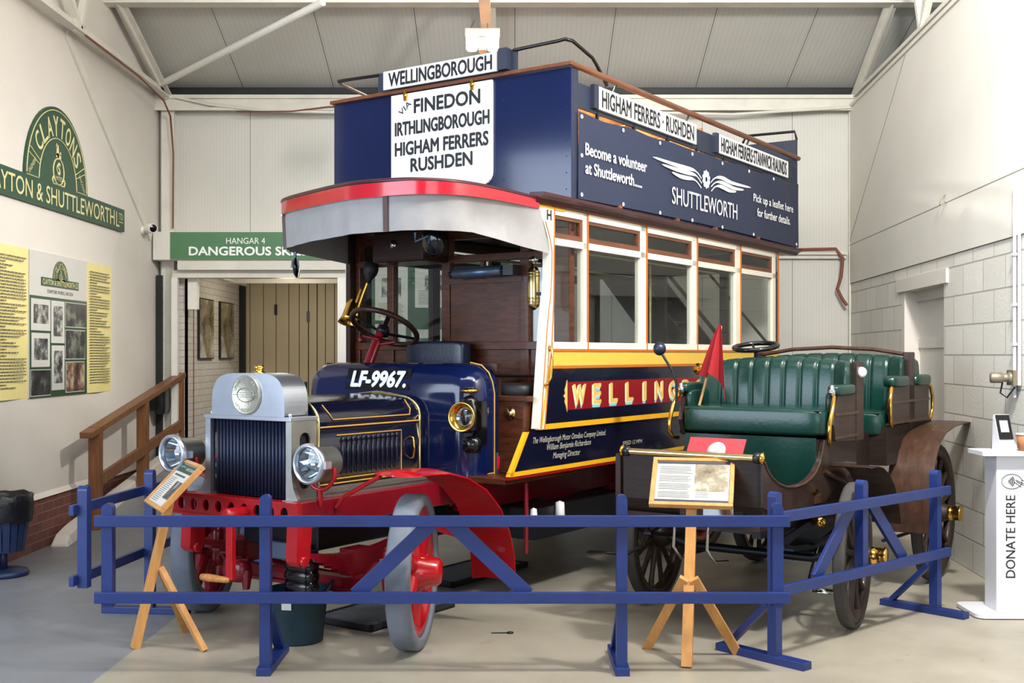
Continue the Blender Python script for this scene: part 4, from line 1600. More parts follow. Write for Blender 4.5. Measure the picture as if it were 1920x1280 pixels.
mb = MB()
bp = bonnet_top(0)
mb.prism(bp, lambda a, b, t: (a, t, b), -0.20, 0.74, smooth=True)
bon = part(mb, 'bonnet', 'navy_black')
# gold lining and louvres on the visible side and the crown
mb = MB()
us = 0.347


def gline(pts, r=0.004):
    mb.tube(pts, r, 6)


gline([(us, -0.19, 1.195), (us, 0.70, 1.195)], 0.005)
gline([(us, -0.05, 1.145), (us, 0.52, 1.145), (us, 0.52, 0.90), (us, -0.05, 0.90)], 0.004)
gline([(0.30, -0.12, 1.318), (0.335, -0.10, 1.27), (0.347, -0.08, 1.235), (0.347, 0.60, 1.235), (0.335, 0.62, 1.27), (0.29, 0.62, 1.325)], 0.004)
gline([(us, -0.19, 0.875), (us, 0.70, 0.875)], 0.004)
part(mb, 'gold_lining', 'gold', bon)
for y in (-0.195, 0.70):
    mb = MB()
    mb.tube([(x * 1.006, y, z + 0.002) for x, z in bp], 0.009, 6)
    part(mb, 'beading', 'brass_pale', bon)
mb = MB()
for k in range(12):
    y = 0.0 + 0.043 * k
    mb.lathe([(0.0, 0.0), (0.010, 0.008), (0.012, 0.19), (0.0, 0.21)], (0.346, y, 0.915), UP, 10)
    mb.cushion((0.348, y, 1.118), (0.012, 0.014, 0.018), 0.8, 6)
part(mb, 'louvres', 'navy_black', bon)
mb = MB()
mb.tube([(0.347, 0.60, 1.10), (0.375, 0.60, 1.095), (0.385, 0.60, 1.03), (0.375, 0.60, 0.975), (0.347, 0.60, 0.97)], 0.007, 8)
part(mb, 'bonnet_handle', 'brass', bon)
mb = MB()
mb.box(-0.40, 0.40, -0.2, 0.95, 0.812, 0.835)
mb.box(0.33, 0.41, -0.2, 0.80, 0.835, 0.86)
part(mb, 'valance_strip', 'alu_dull', bon)


# --- scuttle (rounded dash) behind the bonnet
def scut(a, b):
    """a across (0 offside rear .. 1 nearside rear) along the rounded plan, b up"""
    pl = [(-0.715, 1.02), (-0.715, 0.94)] + [(x, y) for x, y in arc(-0.56, 0.90, 0.155, 180, 270, 7)] + [(-0.2, 0.742), (0.2, 0.742)] + arc(0.56, 0.90, 0.155, 270, 360, 7) + [(0.715, 0.94), (0.715, 1.02)]
    return pl


pl = scut(0, 0)
mb = MB()
zl = [(0.84, 0.0), (1.36, 0.0), (1.43, 0.008), (1.49, 0.035), (1.53, 0.085), (1.548, 0.16)]
npl = len(pl)
vs = []
cxp, cyp = 0.0, 1.05
for z, ins in zl:
    for x, y in pl:
        d = Vector((x - 0.0, min(y, 0.95) - 1.35))
        k = ins
        sxn = 1 if x > 0 else -1
        # inset towards the middle, more at the corners
        vs.append((x - sxn * k * min(1.0, (abs(x) / 0.715) ** 3), y + k * (1 - (max(0, y - 0.742) / 0.278)), z))
fs = []
for i in range(len(zl) - 1):
    for j in range(npl - 1):
        fs.append((i * npl + j, i * npl + j + 1, (i + 1) * npl + j + 1, (i + 1) * npl + j))
mb.add(vs, fs, 0, True)
top = vs[-npl:]
mb.add(top, [tuple(range(npl))], 0)
# back of the shell
mb.add([(p[0] * 0.97, max(p[1], 0.76) + 0.012, p[2]) for p in vs], fs, 1, True)
scu = part(mb, 'scuttle', ['navy', 'mahogany_dark'])
mb = MB()
mb.tube([(0.719, 0.975, 0.86), (0.719, 0.975, 1.36), (0.712, 0.965, 1.43), (0.69, 0.955, 1.49), (0.64, 0.95, 1.535), (0.56, 0.94, 1.552)], 0.005, 6)
mb.tube([(0.719, 0.975, 0.865), (0.705, 0.86, 0.865)], 0.005, 6)
part(mb, 'gold_lining', 'gold', scu)
mb = MB()
mb.add([(-0.31, 0.738, 1.378), (0.225, 0.738, 1.378), (0.225, 0.776, 1.512), (-0.31, 0.776, 1.512)], [(0, 1, 2, 3)], 0)
nyd = Vector((0, 0.026, 0.134)).normalized()
mb.text('LF-9967.', (-0.035, 0.7525, 1.445), (1, 0, 0), nyd, h=0.098, w=0.455, m=1, bold=0.045, shear=0.16, off=0.001)
part(mb, 'number_plate', ['black_gloss', 'white_text'], scu)
mb = MB()
mb.box(-0.72, 0.72, 1.0, 1.04, 1.5, 1.545)
mb.box(-0.71, 0.71, 0.95, 1.05, 0.84, 0.87)
mb.box(0.60, 0.72, 1.02, 1.05, 0.84, 1.45)
part(mb, 'dash_board', 'mahogany_dark', scu)
mb = MB()
mb.box(0.70, 0.72, 1.00, 1.13, 0.86, 0.99, 0)
mb.box(0.72, 0.722, 1.0, 1.08, 0.885, 0.965, 1)
part(mb, 'reflector_plate', ['alu_dull', 'rearred'], scu)


# --- head lamps
def headlamp(x, y, z, sx):
    ax = Vector((0.0, -1, 0.0))
    o = Vector((x, y, z))
    m_ = MB()
    m_.lathe([(0.0, -0.10), (0.07, -0.10), (0.085, -0.085), (0.088, 0.06), (0.098, 0.065), (0.098, 0.08), (0.09, 0.08)], o, ax, 32, cap=False)
    h = part(m_, 'headlamp', 'alu_dull')
    m_ = MB()
    m_.lathe([(0.088, 0.07), (0.098, 0.062), (0.112, 0.075), (0.110, 0.10), (0.096, 0.108), (0.088, 0.10)], o, ax, 36, closed=True)
    m_.box(x + 0.098, x + 0.13, y - 0.095, y - 0.05, z - 0.02, z + 0.02)
    part(m_, 'lamp_rim', 'alu', h)
    m_ = MB()
    m_.lathe([(0.0, -0.02), (0.04, -0.012), (0.07, 0.02), (0.09, 0.075)], o, ax, 32, cap=False)
    part(m_, 'reflector', 'silvered', h)
    m_ = MB()
    m_.lathe([(0.092, 0.088), (0.06, 0.098), (0.0, 0.102)], o, ax, 32, cap=False)
    part(m_, 'lamp_glass', 'lens', h)
    m_ = MB()
    m_.tube([(x + 0.10, y, z - 0.02)] + [(x + 0.105 * math.cos(math.radians(g)), y, z - 0.04 + 0.105 * math.sin(math.radians(g))) for g in range(-10, -171, -16)] + [(x - 0.10, y, z - 0.02)], 0.012, 8)
    m_.tube([(x, y, z - 0.145), (x, y + 0.0, z - 0.22), (x - sx * 0.03, y + 0.02, 0.76)], 0.014, 8)
    part(m_, 'lamp_bracket', 'red', h)


headlamp(0.46, -0.30, 1.015, 1)
headlamp(-0.52, -0.40, 1.03, -1)

# --- acetylene side lamp on the scuttle
ax = Vector((0.15, -1, 0)).normalized()
o = Vector((0.665, 0.79, 1.225))
mb = MB()
mb.lathe([(0.0, 0.0), (0.055, 0.0), (0.065, 0.03), (0.065, 0.16), (0.05, 0.18), (0.05, 0.20), (0.03, 0.22), (0.0, 0.23)], o + Vector((0.0, 0.0, -0.10)), UP, 20)
mb.lathe([(0.045, 0), (0.06, 0.02), (0.06, 0.08), (0.03, 0.10)], o + Vector((0.02, 0.0, -0.22)), UP, 18)
mb.box(0.715, 0.76, 0.78, 0.84, 1.05, 1.32)
sl = part(mb, 'side_lamp', 'black_gloss')
mb = MB()
mb.lathe([(0.05, 0.03), (0.062, 0.06), (0.088, 0.10), (0.092, 0.11), (0.086, 0.115), (0.06, 0.075), (0.05, 0.05)], o, ax, 32, closed=True)
mb.lathe([(0.05, 0.0), (0.058, 0.012), (0.045, 0.024), (0.012, 0.03), (0.0, 0.032)], o + Vector((0, 0, 0.145)), UP, 24)
part(mb, 'brass_bezel', 'brass', sl)
mb = MB()
mb.lathe([(0.064, 0.072), (0.04, 0.095), (0.0, 0.105)], o, ax, 28, cap=False)
part(mb, 'lamp_glass', 'lens', sl)
mb = MB()
mb.lathe([(0.0, 0.05), (0.03, 0.052), (0.062, 0.07)], o, ax, 28, cap=False)
part(mb, 'reflector', 'silvered', sl)

# --- driver's cab: floor, seat, bulkhead
mb = MB()
mb.box(-0.93, 0.93, 0.78, 1.6, 0.82, 0.86)
mb.box(-0.90, 0.90, 1.06, 1.52, 0.86, 1.33)
mb.box(0.60, 0.90, 1.03, 1.06, 0.86, 1.33)
mb.box(-0.72, 0.93, 1.02, 1.10, 1.31, 1.345)
cab = part(mb, 'cab_seat_box', 'mahogany', bevel=0.006)
mb = MB()
mb.lathe([(0.0, 0.0), (0.038, 0.0), (0.042, 0.006), (0.0, 0.008)], (0.80, 1.03, 1.235), (0, -1, 0), 24)
mb.lathe([(0.0, 0.008), (0.03, 0.009), (0.0, 0.010)], (0.80, 1.03, 1.235), (0, -1, 0), 20)
part(mb, 'round_plate', 'brass_pale', cab)
mb = MB()
mb.cushion((0.45, 1.26, 1.375), (0.43, 0.20, 0.045), 0.3, 14)
mb.cushion((-0.42, 1.26, 1.40), (0.40, 0.20, 0.07), 0.3, 14)
part(mb, 'seat_cushion', 'rubber_black', cab)
mb = MB()
mb.cushion((-0.05, 1.40, 1.56), (0.25, 0.06, 0.135), 0.25, 18)
bk = part(mb, 'driver_backrest', 'blue_leather')
mb = MB()
for q in (-0.30, -0.1, 0.1):
    mb.lathe([(0.012, 0), (0.0, 0.008)], (-0.1 + q * 0.9, 1.338, 1.52), (0, -1, 0), 10)
part(mb, 'buttons', 'blue_leather', bk)
mb = MB()
mb.tube([(0.36, 1.45, 1.37), (0.36, 1.40, 1.43), (0.40, 1.40, 1.46), (0.90, 1.40, 1.46)], 0.009, 8)
part(mb, 'grab_rail', 'steel_dark', cab)

# bulkhead with its windows: stiles, panels and rails
YBH = 1.52
mb = MB()


def bh(x0, x1, z0, z1, d=0.0, t=0.04):
    mb.box(x0, x1, YBH - d, YBH + t, z0, z1)


for x0, x1 in ((-0.95, -0.86), (-0.60, -0.54), (-0.10, -0.03), (0.56, 0.63), (0.80, 0.95)):
    bh(x0, x1, 0.84, 2.52, 0.018)
bh(-0.95, 0.95, 0.84, 1.645, 0.0)
bh(-0.95, 0.95, 1.635, 1.69, 0.022)
bh(-0.95, 0.95, 2.24, 2.29, 0.02)
bh(-0.95, 0.95, 2.40, 2.55, 0.01)
bulk = part(mb, 'front_bulkhead', 'mahogany', bevel=0.004)
mb = MB()
mb.box(-0.03, 0.56, YBH - 0.006, YBH + 0.03, 1.69, 2.10)
mb.box(-0.05, 0.58, YBH - 0.022, YBH + 0.03, 2.09, 2.13)
mb.box(0.22, 0.25, YBH, YBH + 0.03, 2.13, 2.24)
part(mb, 'sliding_panel', 'mahogany', bulk)
mb = MB()
mb.box(-0.50, -0.04, YBH - 0.30, YBH, 2.24, 2.46)
part(mb, 'indicator_box', 'mahogany_dark', bulk, bevel=0.02)
mb = MB()
mb.lathe([(0.03, 0.0), (0.028, 0.015), (0.0, 0.02)], (-0.30, YBH - 0.30, 2.36), (0, -1, 0), 16)
part(mb, 'bull_eye', 'nickel', bulk)
mb = MB()
mb.box(-0.86, -0.60, YBH + 0.01, YBH + 0.015, 1.69, 2.24)
mb.box(-0.54, -0.10, YBH + 0.01, YBH + 0.015, 1.69, 2.24)
mb.box(0.63, 0.80, YBH + 0.01, YBH + 0.015, 1.69, 2.24)
mb.box(-0.03, 0.56, YBH + 0.01, YBH + 0.015, 2.13, 2.24)
part(mb, 'bulkhead_panes', 'pane', bulk)
mb = MB()
mb.lathe([(0.0, 0), (0.036, 0.005), (0.036, 0.40), (0.0, 0.405)], (0.06, YBH - 0.09, 2.155), (1, 0, 0.02), 18)
bl = part(mb, 'rolled_blind', 'navy_dull', bulk)
bl.data.materials[0] = M['steel_blue']
mb = MB()
mb.tube([(0.02, YBH - 0.09, 2.155), (0.56, YBH - 0.09, 2.165)], 0.014, 8)
mb.box(0.49, 0.57, YBH - 0.12, YBH, 2.13, 2.20)
part(mb, 'blind_roller', 'black', bulk)
# offside cab pillar: white outside, dark inside
mb = MB()
mb.box(-0.965, -0.94, 1.46, 1.54, 0.84, 2.52, 0)
mb.box(-0.94, -0.90, 1.44, 1.54, 0.84, 2.52, 1)
part(mb, 'offside_pillar', ['cream', 'mahogany_dark'])

# --- steering column and wheel
mb = MB()
mb.tube([(-0.36, 0.85, 1.25), (-0.35, 1.02, 1.545), (-0.35, 1.10, 1.685)], 0.034, 14)
mb.tube([(-0.35, 1.12, 1.72), (-0.35, 1.16, 1.80)], 0.03, 12)
sc = part(mb, 'steering_column', 'red_chassis')
sa = Vector((0, 0.5, 0.866)).normalized()
so = Vector((-0.34, 1.17, 1.79))
e1 = Vector((1, 0, 0))
e2 = sa.cross(e1).normalized()
mb = MB()
R = 0.235
mb.tube([so + (e1 * math.cos(2 * PI * k / 36) + e2 * math.sin(2 * PI * k / 36)) * R for k in range(36)], 0.019, 10, closed=True)
sw = part(mb, 'steering_wheel', 'mahogany_dark')
mb = MB()
for k in range(4):
    g = PI / 4 + k * PI / 2
    d = e1 * math.cos(g) + e2 * math.sin(g)
    mb.bar(so - sa * 0.04 + d * 0.03, so + d * (R - 0.012), 0.03, 0.008, sa)
mb.lathe([(0.045, -0.06), (0.05, -0.03), (0.04, 0.0), (0.0, 0.01)], so, sa, 16)
part(mb, 'wheel_spokes', 'steel_dark', sc)
mb = MB()
mb.tube([so - sa * 0.10, so - sa * 0.10 + e1 * -0.16 + sa * 0.03], 0.010, 8)
mb.tube([so - sa * 0.14, so - sa * 0.12 + e1 * 0.15], 0.010, 8)
mb.cushion(so - sa * 0.10 + e1 * -0.17, (0.02, 0.02, 0.02), 1, 6)
part(mb, 'control_lever', 'red_chassis', sc)

# --- bulb horn on the offside pillar
hx = -0.86
mb = MB()
mb.lathe([(0.012, -0.03), (0.040, 0.0), (0.052, 0.03), (0.058, 0.10), (0.066, 0.16), (0.078, 0.175), (0.05, 0.10)], (hx, 1.44, 1.99), Vector((-0.02, -0.22, -0.6)), 24, cap=False)
mb.tube([(hx + 0.05, 1.40, 1.84), (hx + 0.06, 1.42, 1.95), (hx + 0.08, 1.45, 2.05), (hx + 0.11, 1.47, 2.14)], 0.011, 8)
mb.tube([(hx + 0.03, 1.40, 1.86), (hx + 0.035, 1.42, 1.98), (hx + 0.055, 1.45, 2.08)], 0.009, 8)
hn = part(mb, 'horn', 'brass')
mb = MB()
mb.lathe([(0.014, 0), (0.022, 0.03), (0.05, 0.07), (0.058, 0.11), (0.048, 0.15), (0.02, 0.172), (0.0, 0.175)], (hx + 0.11, 1.47, 2.12), Vector((0.15, 0.1, 1)), 20)
part(mb, 'rubber_bulb', 'rubber_black', hn)

# --- canopy over the driver: curved front, red fascia, canvas valance
CP = [(-0.93, 1.50, 2.63), (-0.92, 1.1, 2.635), (-0.90, 0.80, 2.637), (-0.80, 0.66, 2.632), (-0.65, 0.545, 2.625), (-0.42, 0.42, 2.615), (-0.09, 0.265, 2.603), (0.15, 0.165, 2.595), (0.35, 0.095, 2.587), (0.55, 0.07, 2.579), (0.735, 0.085, 2.573), (0.88, 0.15, 2.566), (0.975, 0.30, 2.563), (1.005, 0.60, 2.562), (0.985, 1.06, 2.560)]


def cpt(t):
    f = t * (len(CP) - 1)
    i = min(int(f), len(CP) - 2)
    g = f - i
    # Catmull-Rom for a fair curve
    p = [Vector(CP[max(0, min(len(CP) - 1, i + k))]) for k in (-1, 0, 1, 2)]
    return 0.5 * ((2 * p[1]) + (p[2] - p[0]) * g + (2 * p[0] - 5 * p[1] + 4 * p[2] - p[3]) * g * g + (3 * p[1] - p[0] - 3 * p[2] + p[3]) * g ** 3)


NC = 70
mb = MB()
edge = [cpt(i / NC) for i in range(NC + 1)]
back = [Vector((-0.93 + 1.91 * i / NC, 1.46, 2.63 - 0.06 * i / NC)) for i in range(NC + 1)]
vs = edge + back + [p - Vector((0, 0, 0.03)) for p in edge] + [p - Vector((0, 0, 0.03)) for p in back]
n = NC + 1
fs = [(i, i + 1, n + i + 1, n + i) for i in range(NC)] + [(2 * n + i, 3 * n + i, 3 * n + i + 1, 2 * n + i + 1) for i in range(NC)] + [(i, 2 * n + i, 2 * n + i + 1, i + 1) for i in range(NC)]
mb.add(vs, fs, 0)
can = part(mb, 'canopy_roof', 'mahogany_dark')
mb = MB()
mb.tube([p + Vector((0, 0, 0.0)) for p in edge[10:]], 0.014, 8)
part(mb, 'canopy_moulding', 'maroon', can)


def fh(t):
    return 0.085 - 0.03 * max(0, (t - 0.62) / 0.38)


mb = MB()
t0 = 1.6 / 14
def fsc(a, b, k):
    t = t0 + (1 - t0) * a
    p = cpt(t)
    return Vector((0.1 + (p.x - 0.1) * k, 0.85 + (p.y - 0.85) * k, p.z - 0.006 - b * fh(t)))


FO, FI = 1.012, 0.985
mb.grid(lambda a, b: fsc(a, b, FO), NC, 1)
mb.grid(lambda a, b: fsc(a, b, FI), NC, 1)
mb.grid(lambda a, b: fsc(a, 1, FO + (FI - FO) * b), NC, 1)
mb.grid(lambda a, b: fsc(a, 0, FO + (FI - FO) * b), NC, 1)
part(mb, 'red_fascia', 'red_fascia', can)


def cv(a, b):
    t = t0 + (1 - t0) * a
    p = cpt(t)
    tq = p.z + 0.006 - fh(t)
    zb = 2.315 - 0.02 * min(1, max(0, (t - 0.2) / 0.5))
    if t > 0.88:
        zb = 2.297 - (t - 0.88) / 0.12 * 0.06
    if t < 0.16:
        zb = 2.31
    k = 1 - 0.02 - 0.02 * b
    cx, cy = 0.1, 0.85
    wob = 0.010 * math.sin(t * 37) * b + 0.006 * math.sin(t * 83) * b
    bell = 0.0
    q = Vector((cx + (p.x - cx) * (k + wob), cy + (p.y - cy) * (k + wob), tq + (zb - tq) * b))
    if t > 0.86:
        e = (t - 0.86) / 0.14
        q.x += 0.02 * e - 0.03 * math.sin(PI * b) * math.sin(PI * e)
        zz = q.z
        yp = 1.075 + 0.14 * (1 - ((zz - 2.24) / 0.26) ** 1.0) if zz > 2.24 else 1.21
        q.y += (yp - 1.05) * e * e
    return q


mb = MB()
mb.shell(cv, 90, 8, (0.0, 0.005, 0.0))
# offside return of the canvas to the cab pillar
mb.shell(lambda a, b: (-0.885 - 0.045 * a, 0.80 + 0.70 * a, (2.55 - 0.02 * a) * (1 - b) + (2.31 - 0.045 * a) * b), 8, 4, (0.005, 0, 0))
cvs = part(mb, 'canvas_valance', 'canvas')
mb = MB()
for t in (0.175, 0.665):
    P_ = [cv((t - t0) / (1 - t0), b / 6) for b in range(7)]
    P2 = [cv((t + 0.006 - t0) / (1 - t0), b / 6) for b in range(7)]
    for a_, b_ in zip(P_[:-1], P_[1:]):
        mb.bar(a_ + Vector((0, -0.012, 0)), b_ + Vector((0, -0.012, 0)), 0.03, 0.008, (0.3, -1, 0))
part(mb, 'canvas_strap', 'leather_strap', cvs)


# mirrors hung under the canopy
def mirror(p, q, n_, r):
    m_ = MB()
    m_.lathe([(0.0, 0.02), (r * 0.6, 0.016), (r, 0.0), (r, -0.012), (0.0, -0.02)], q, n_, 24)
    k = part(m_, 'mirror', 'black_gloss')
    m_ = MB()
    m_.tube([p, Vector(p) + Vector((0, 0, -0.05)), Vector(q) + Vector(n_) * 0.02 + Vector((0, 0, r * 0.6)), Vector(q) + Vector(n_).normalized() * 0.025], 0.008, 8)
    part(m_, 'mirror_stem', 'steel_blue', k)
    m_ = MB()
    m_.lathe([(r * 0.92, -0.021), (0.0, -0.021)], q, n_, 24)
    part(m_, 'mirror_glass', 'silvered', k)


mirror((-0.86, 0.84, 2.31), (-0.88, 0.86, 2.205), (-0.75, -0.6, -0.05), 0.072)
mirror((0.60, 0.34, 2.31), (0.66, 0.42, 2.255), (-0.1, -0.95, -0.3), 0.082)

# --- lower saloon, nearside: white front pillar with its curved bracket
mb = MB()
fp = [(1.06, 2.545), (1.075, 2.50), (1.14, 2.43), (1.19, 2.34), (1.218, 2.25), (1.215, 2.10), (1.20, 1.97), (1.165, 1.80), (1.14, 1.60), (1.105, 1.30), (1.085, 1.14), (1.15, 1.14), (1.19, 1.40), (1.235, 1.66), (1.258, 1.95), (1.268, 2.545)]
mb.prism(fp, lambda a, b, t: (t, a, b), SB - 0.05, SB + 0.006)
pil = part(mb, 'front_pillar', 'cream', bevel=0.004)
mb = MB()
mb.tube([(SB + 0.008, y + 0.02, z) for y, z in fp[2:11]], 0.004, 5)
mb.tube([(SB + 0.008, y, z) for y, z in fp[11:]], 0.005, 5)
part(mb, 'orange_lining', 'orange_line', pil)
mb = MB()
mb.text('H', (SB + 0.008, 1.205, 2.475), (0, 1, 0), UP, h=0.06, w=0.05, bold=0.03)
part(mb, 'letter', 'black_text', pil)
mb = MB()
mb.box(SB, SB + 0.008, 1.03, 1.40, 2.515, 2.55)
part(mb, 'yellow_corner', 'yellow_deep', pil)


def side(sgn):
    """window side of the saloon; sgn 1 nearside, -1 offside"""
    X0, X1 = (SB - 0.05, SB) if sgn > 0 else (-SB, -SB + 0.05)
    ys = 1.255 if sgn > 0 else 1.52
    m_ = MB()
    pil_ = [(1.255, 1.275), (1.64, 1.705), (2.455, 2.55), (3.325, 3.415), (4.18, 4.295), (5.03, 5.16)]
    for a, b in pil_:
        if b < ys:
            continue
        m_.box(X0, X1, max(a, ys), b, 1.64, 2.54)
    m_.box(X0, X1, ys, 5.16, 2.485, 2.545)
    m_.box(X0, X1, ys, 5.16, 2.295, 2.34)
    m_.box(X0, X1 + 0.006 * (sgn > 0), ys, 5.16, 1.637, 1.682)
    w = m_.build('window_frames', 'cream' if sgn > 0 else 'mahogany_dark', bus, bevel=0.003)
    if sgn > 0:
        m_ = MB()
        for y in (1.69, 2.54, 3.405, 4.28, 5.155):
            m_.box(X1, X1 + 0.008, y - 0.007, y + 0.007, 1.637, 2.54)
        m_.box(X1, X1 + 0.008, 1.23, 5.16, 2.53, 2.545)
        m_.box(X1, X1 + 0.010, 1.20, 5.18, 1.622, 1.637)
        m_.build('orange_lining', 'orange_line', w)
    panes = [(1.275, 1.64), (1.705, 2.455), (2.55, 3.325), (3.415, 4.18), (4.295, 5.03)]
    for a, b in panes:
        a = max(a, ys)
        if b <= a:
            continue
        m_ = MB()
        xm = (X0 + X1) / 2
        m_.box(xm - 0.003, xm + 0.003, a, b, 1.682, 2.295)
        m_.build('window_pane', 'pane', w)
        m_ = MB()
        k = 0.035
        for (p, q, r_, s_) in ((a, b, 2.34, 2.34 + k), (a, b, 2.485 - 0.022, 2.485), (a, a + 0.02, 2.34 + k, 2.463), (b - k, b, 2.34 + k, 2.463)):
            m_.box(X0 + 0.008, X1 - 0.008, p, q, r_, s_)
        v = m_.build('ventilator_frame', 'mahogany' if sgn < 0 else 'rail_wood', w)
        m_ = MB()
        m_.box(xm - 0.003, xm + 0.003, a + 0.02, b - k, 2.34 + k, 2.463)
        m_.build('ventilator_pane', 'pane', w)
    return w


side(1)
side(-1)

# waist and lower panels, nearside
mb = MB()
mb.box(SB - 0.04, SB + 0.004, 1.20, 5.17, 1.53, 1.622)
part(mb, 'yellow_waist_panel', 'yellow')
mb = MB()
mb.prism([(1.19, 1.522), (1.11, 1.168), (5.17, 1.168), (5.17, 1.522)], lambda a, b, t: (t, a, b), SB - 0.04, SB)
lp_ = part(mb, 'navy_side_panel', 'navy_black')
mb = MB()
mb.box(SB - 0.03, SB + 0.008, 1.20, 5.17, 1.513, 1.532)
mb.box(SB - 0.03, SB + 0.003, 1.10, 5.17, 1.134, 1.168, 1)
mb.tube([(SB + 0.004, 1.205, 1.53), (SB + 0.004, 1.115, 1.15)], 0.009, 6, 1)
part(mb, 'yellow_lining', ['orange_line', 'yellow_deep'], lp_)
# red name band with gilt shaded letters
mb = MB()
mb.box(SB, SB + 0.003, 1.43, 4.75, 1.245, 1.425)
nbd = part(mb, 'name_band', 'crimson')
for i, ch in enumerate('WELLINGBOROUGH'):
    mb = MB()
    y = 1.585 + 0.231 * i
    wd = {'W': 0.15, 'I': 0.035, 'L': 0.095, 'E': 0.095}.get(ch, 0.115)
    # blue shade below, cream block side, gold face
    for j in range(5):
        mb.text(ch, (SB + 0.0042, y - 0.004 * j, 1.342 - 0.0065 * j), (0, 1, 0), UP, h=0.125, w=wd, m=2, bold=0.02, off=0.00005 * j)
    for j in range(5):
        mb.text(ch, (SB + 0.0050, y - 0.0055 * j, 1.342 - 0.002 * j), (0, 1, 0), UP, h=0.125, w=wd, m=1, bold=0.02, off=0.00005 * j)
    mb.text(ch, (SB + 0.0060, y, 1.342), (0, 1, 0), UP, h=0.125, w=wd, m=0, bold=0.03)
    part(mb, 'gilt_letter', ['gold_letter', 'cream_shade', 'sky_shade'], nbd)
mb = MB()
mb.prism([(1.43, 1.232), (1.43, 1.438), (1.415, 1.40), (1.40, 1.372), (1.405, 1.35), (1.385, 1.335), (1.405, 1.318), (1.40, 1.295), (1.415, 1.27)], lambda a, b, t: (t, a, b), SB, SB + 0.004)
part(mb, 'gilt_scroll', 'gold_letter', nbd)
mb = MB()
mb.tube([(SB + 0.002, 1.20, 1.655), (SB + 0.035, 1.195, 1.64), (SB + 0.042, 1.185, 1.56), (SB + 0.042, 1.17, 1.46), (SB + 0.03, 1.155, 1.42), (SB + 0.002, 1.15, 1.41)], 0.009, 8)
part(mb, 'grab_handle', 'brass', pil)
# lower sloping panel with the company's name
mb = MB()
mb.prism([(0.985, 1.128), (0.79, 0.865), (5.17, 0.865), (5.17, 1.128)], lambda a, b, t: (t, a, b), SB - 0.045, SB - 0.015)
sp = part(mb, 'rocker_panel', 'navy_black')
mb = MB()
mb.box(SB - 0.04, SB - 0.010, 0.80, 5.17, 0.868, 0.895)
mb.prism([(0.975, 1.128), (1.003, 1.128), (0.822, 0.87), (0.79, 0.87)], lambda a, b, t: (t, a, b), SB - 0.04, SB - 0.010)
mb.box(SB - 0.04, SB - 0.013, 0.78, 5.17, 0.850, 0.866, 1)
part(mb, 'yellow_lining', ['yellow_deep', 'crimson'], sp)
mb = MB()
for st, y0, y1, z, h in (('The Wellingborough Motor Omnibus Company Limited.', 1.05, 1.96, 1.066, 0.05), ('William Benjamin Richardson', 1.21, 1.76, 1.014, 0.05), ('Managing Director', 1.28, 1.62, 0.957, 0.05)):
    mb.text(st, (SB - 0.012, (y0 + y1) / 2, z), (0, 1, 0), UP, h=h, w=y1 - y0, shear=0.35)
mb.text('SPEED 12 MPH', (SB - 0.012, 2.35, 0.98), (0, 1, 0), UP, h=0.028, w=0.30, shear=0.2)
part(mb, 'script_lettering', 'script', sp)
# offside panels and rear of the body
mb = MB()
mb.box(-SB, -SB + 0.04, 1.52, 5.17, 0.86, 1.64)
part(mb, 'offside_side_panel', 'navy_black')
mb = MB()
mb.box(-SB + 0.03, SB - 0.04, 1.56, 5.17, 0.84, 0.88)
part(mb, 'saloon_floor', 'mahogany_dark')
for sx in (-1, 1):
    mb = MB()
    mb.box(*sorted((sx * 0.55, sx * 0.92)), 1.7, 5.0, 1.22, 1.30)
    mb.box(*sorted((sx * 0.86, sx * 0.93)), 1.7, 5.0, 1.30, 1.60)
    part(mb, 'saloon_bench', 'mahogany_dark', bevel=0.01)
mb = MB()
mb.box(-SB, -0.22, 5.10, 5.16, 0.86, 1.60)
mb.box(0.42, SB, 5.10, 5.16, 0.86, 1.60)
mb.box(-SB, SB, 5.10, 5.16, 2.36, 2.54)
for x in (-SB, -0.22, 0.42, 0.90):
    mb.box(x, x + 0.07, 5.10, 5.16, 1.60, 2.36)
part(mb, 'rear_bulkhead', 'mahogany_dark')
mb = MB()
mb.box(-SB, SB, 5.16, 6.0, 0.55, 0.62)
part(mb, 'rear_platform', 'mahogany_dark')
# stairs curving up at the rear offside
mb = MB()
for k in range(9):
    z = 0.62 + 0.22 * (k + 1)
    y = 5.95 - 0.09 * k
    x = 0.60 - 0.17 * k
    mb.box(x - 0.24, x, 5.30, 5.85, z - 0.03, z)
mb.bar((0.62, 5.3, 0.7), (-0.95, 5.3, 2.65), 0.03, 0.34)
mb.bar((0.62, 5.85, 0.7), (-0.95, 5.85, 2.65), 0.03, 0.34)
mb.tube([(0.62, 5.28, 1.45), (-0.6, 5.28, 2.85)], 0.020, 8)
mb.tube([(0.85, 5.80, 1.45), (-0.2, 5.80, 2.65)], 0.014, 8)
mb.tube([(0.62, 5.28, 0.7), (0.62, 5.28, 1.45)], 0.014, 8)
st = part(mb, 'rear_staircase', 'steel_dark')
# interior dividing panels and grab poles seen through the windows
mb = MB()
mb.tube([(-0.2, 4.9, 0.9), (-0.2, 4.9, 2.5)], 0.014, 8)
mb.tube([(0.45, 1.9, 2.36), (0.45, 5.0, 2.36)], 0.012, 8)
mb.tube([(-0.45, 1.9, 2.36), (-0.45, 5.0, 2.36)], 0.012, 8)
part(mb, 'grab_pole', 'brass_pale')

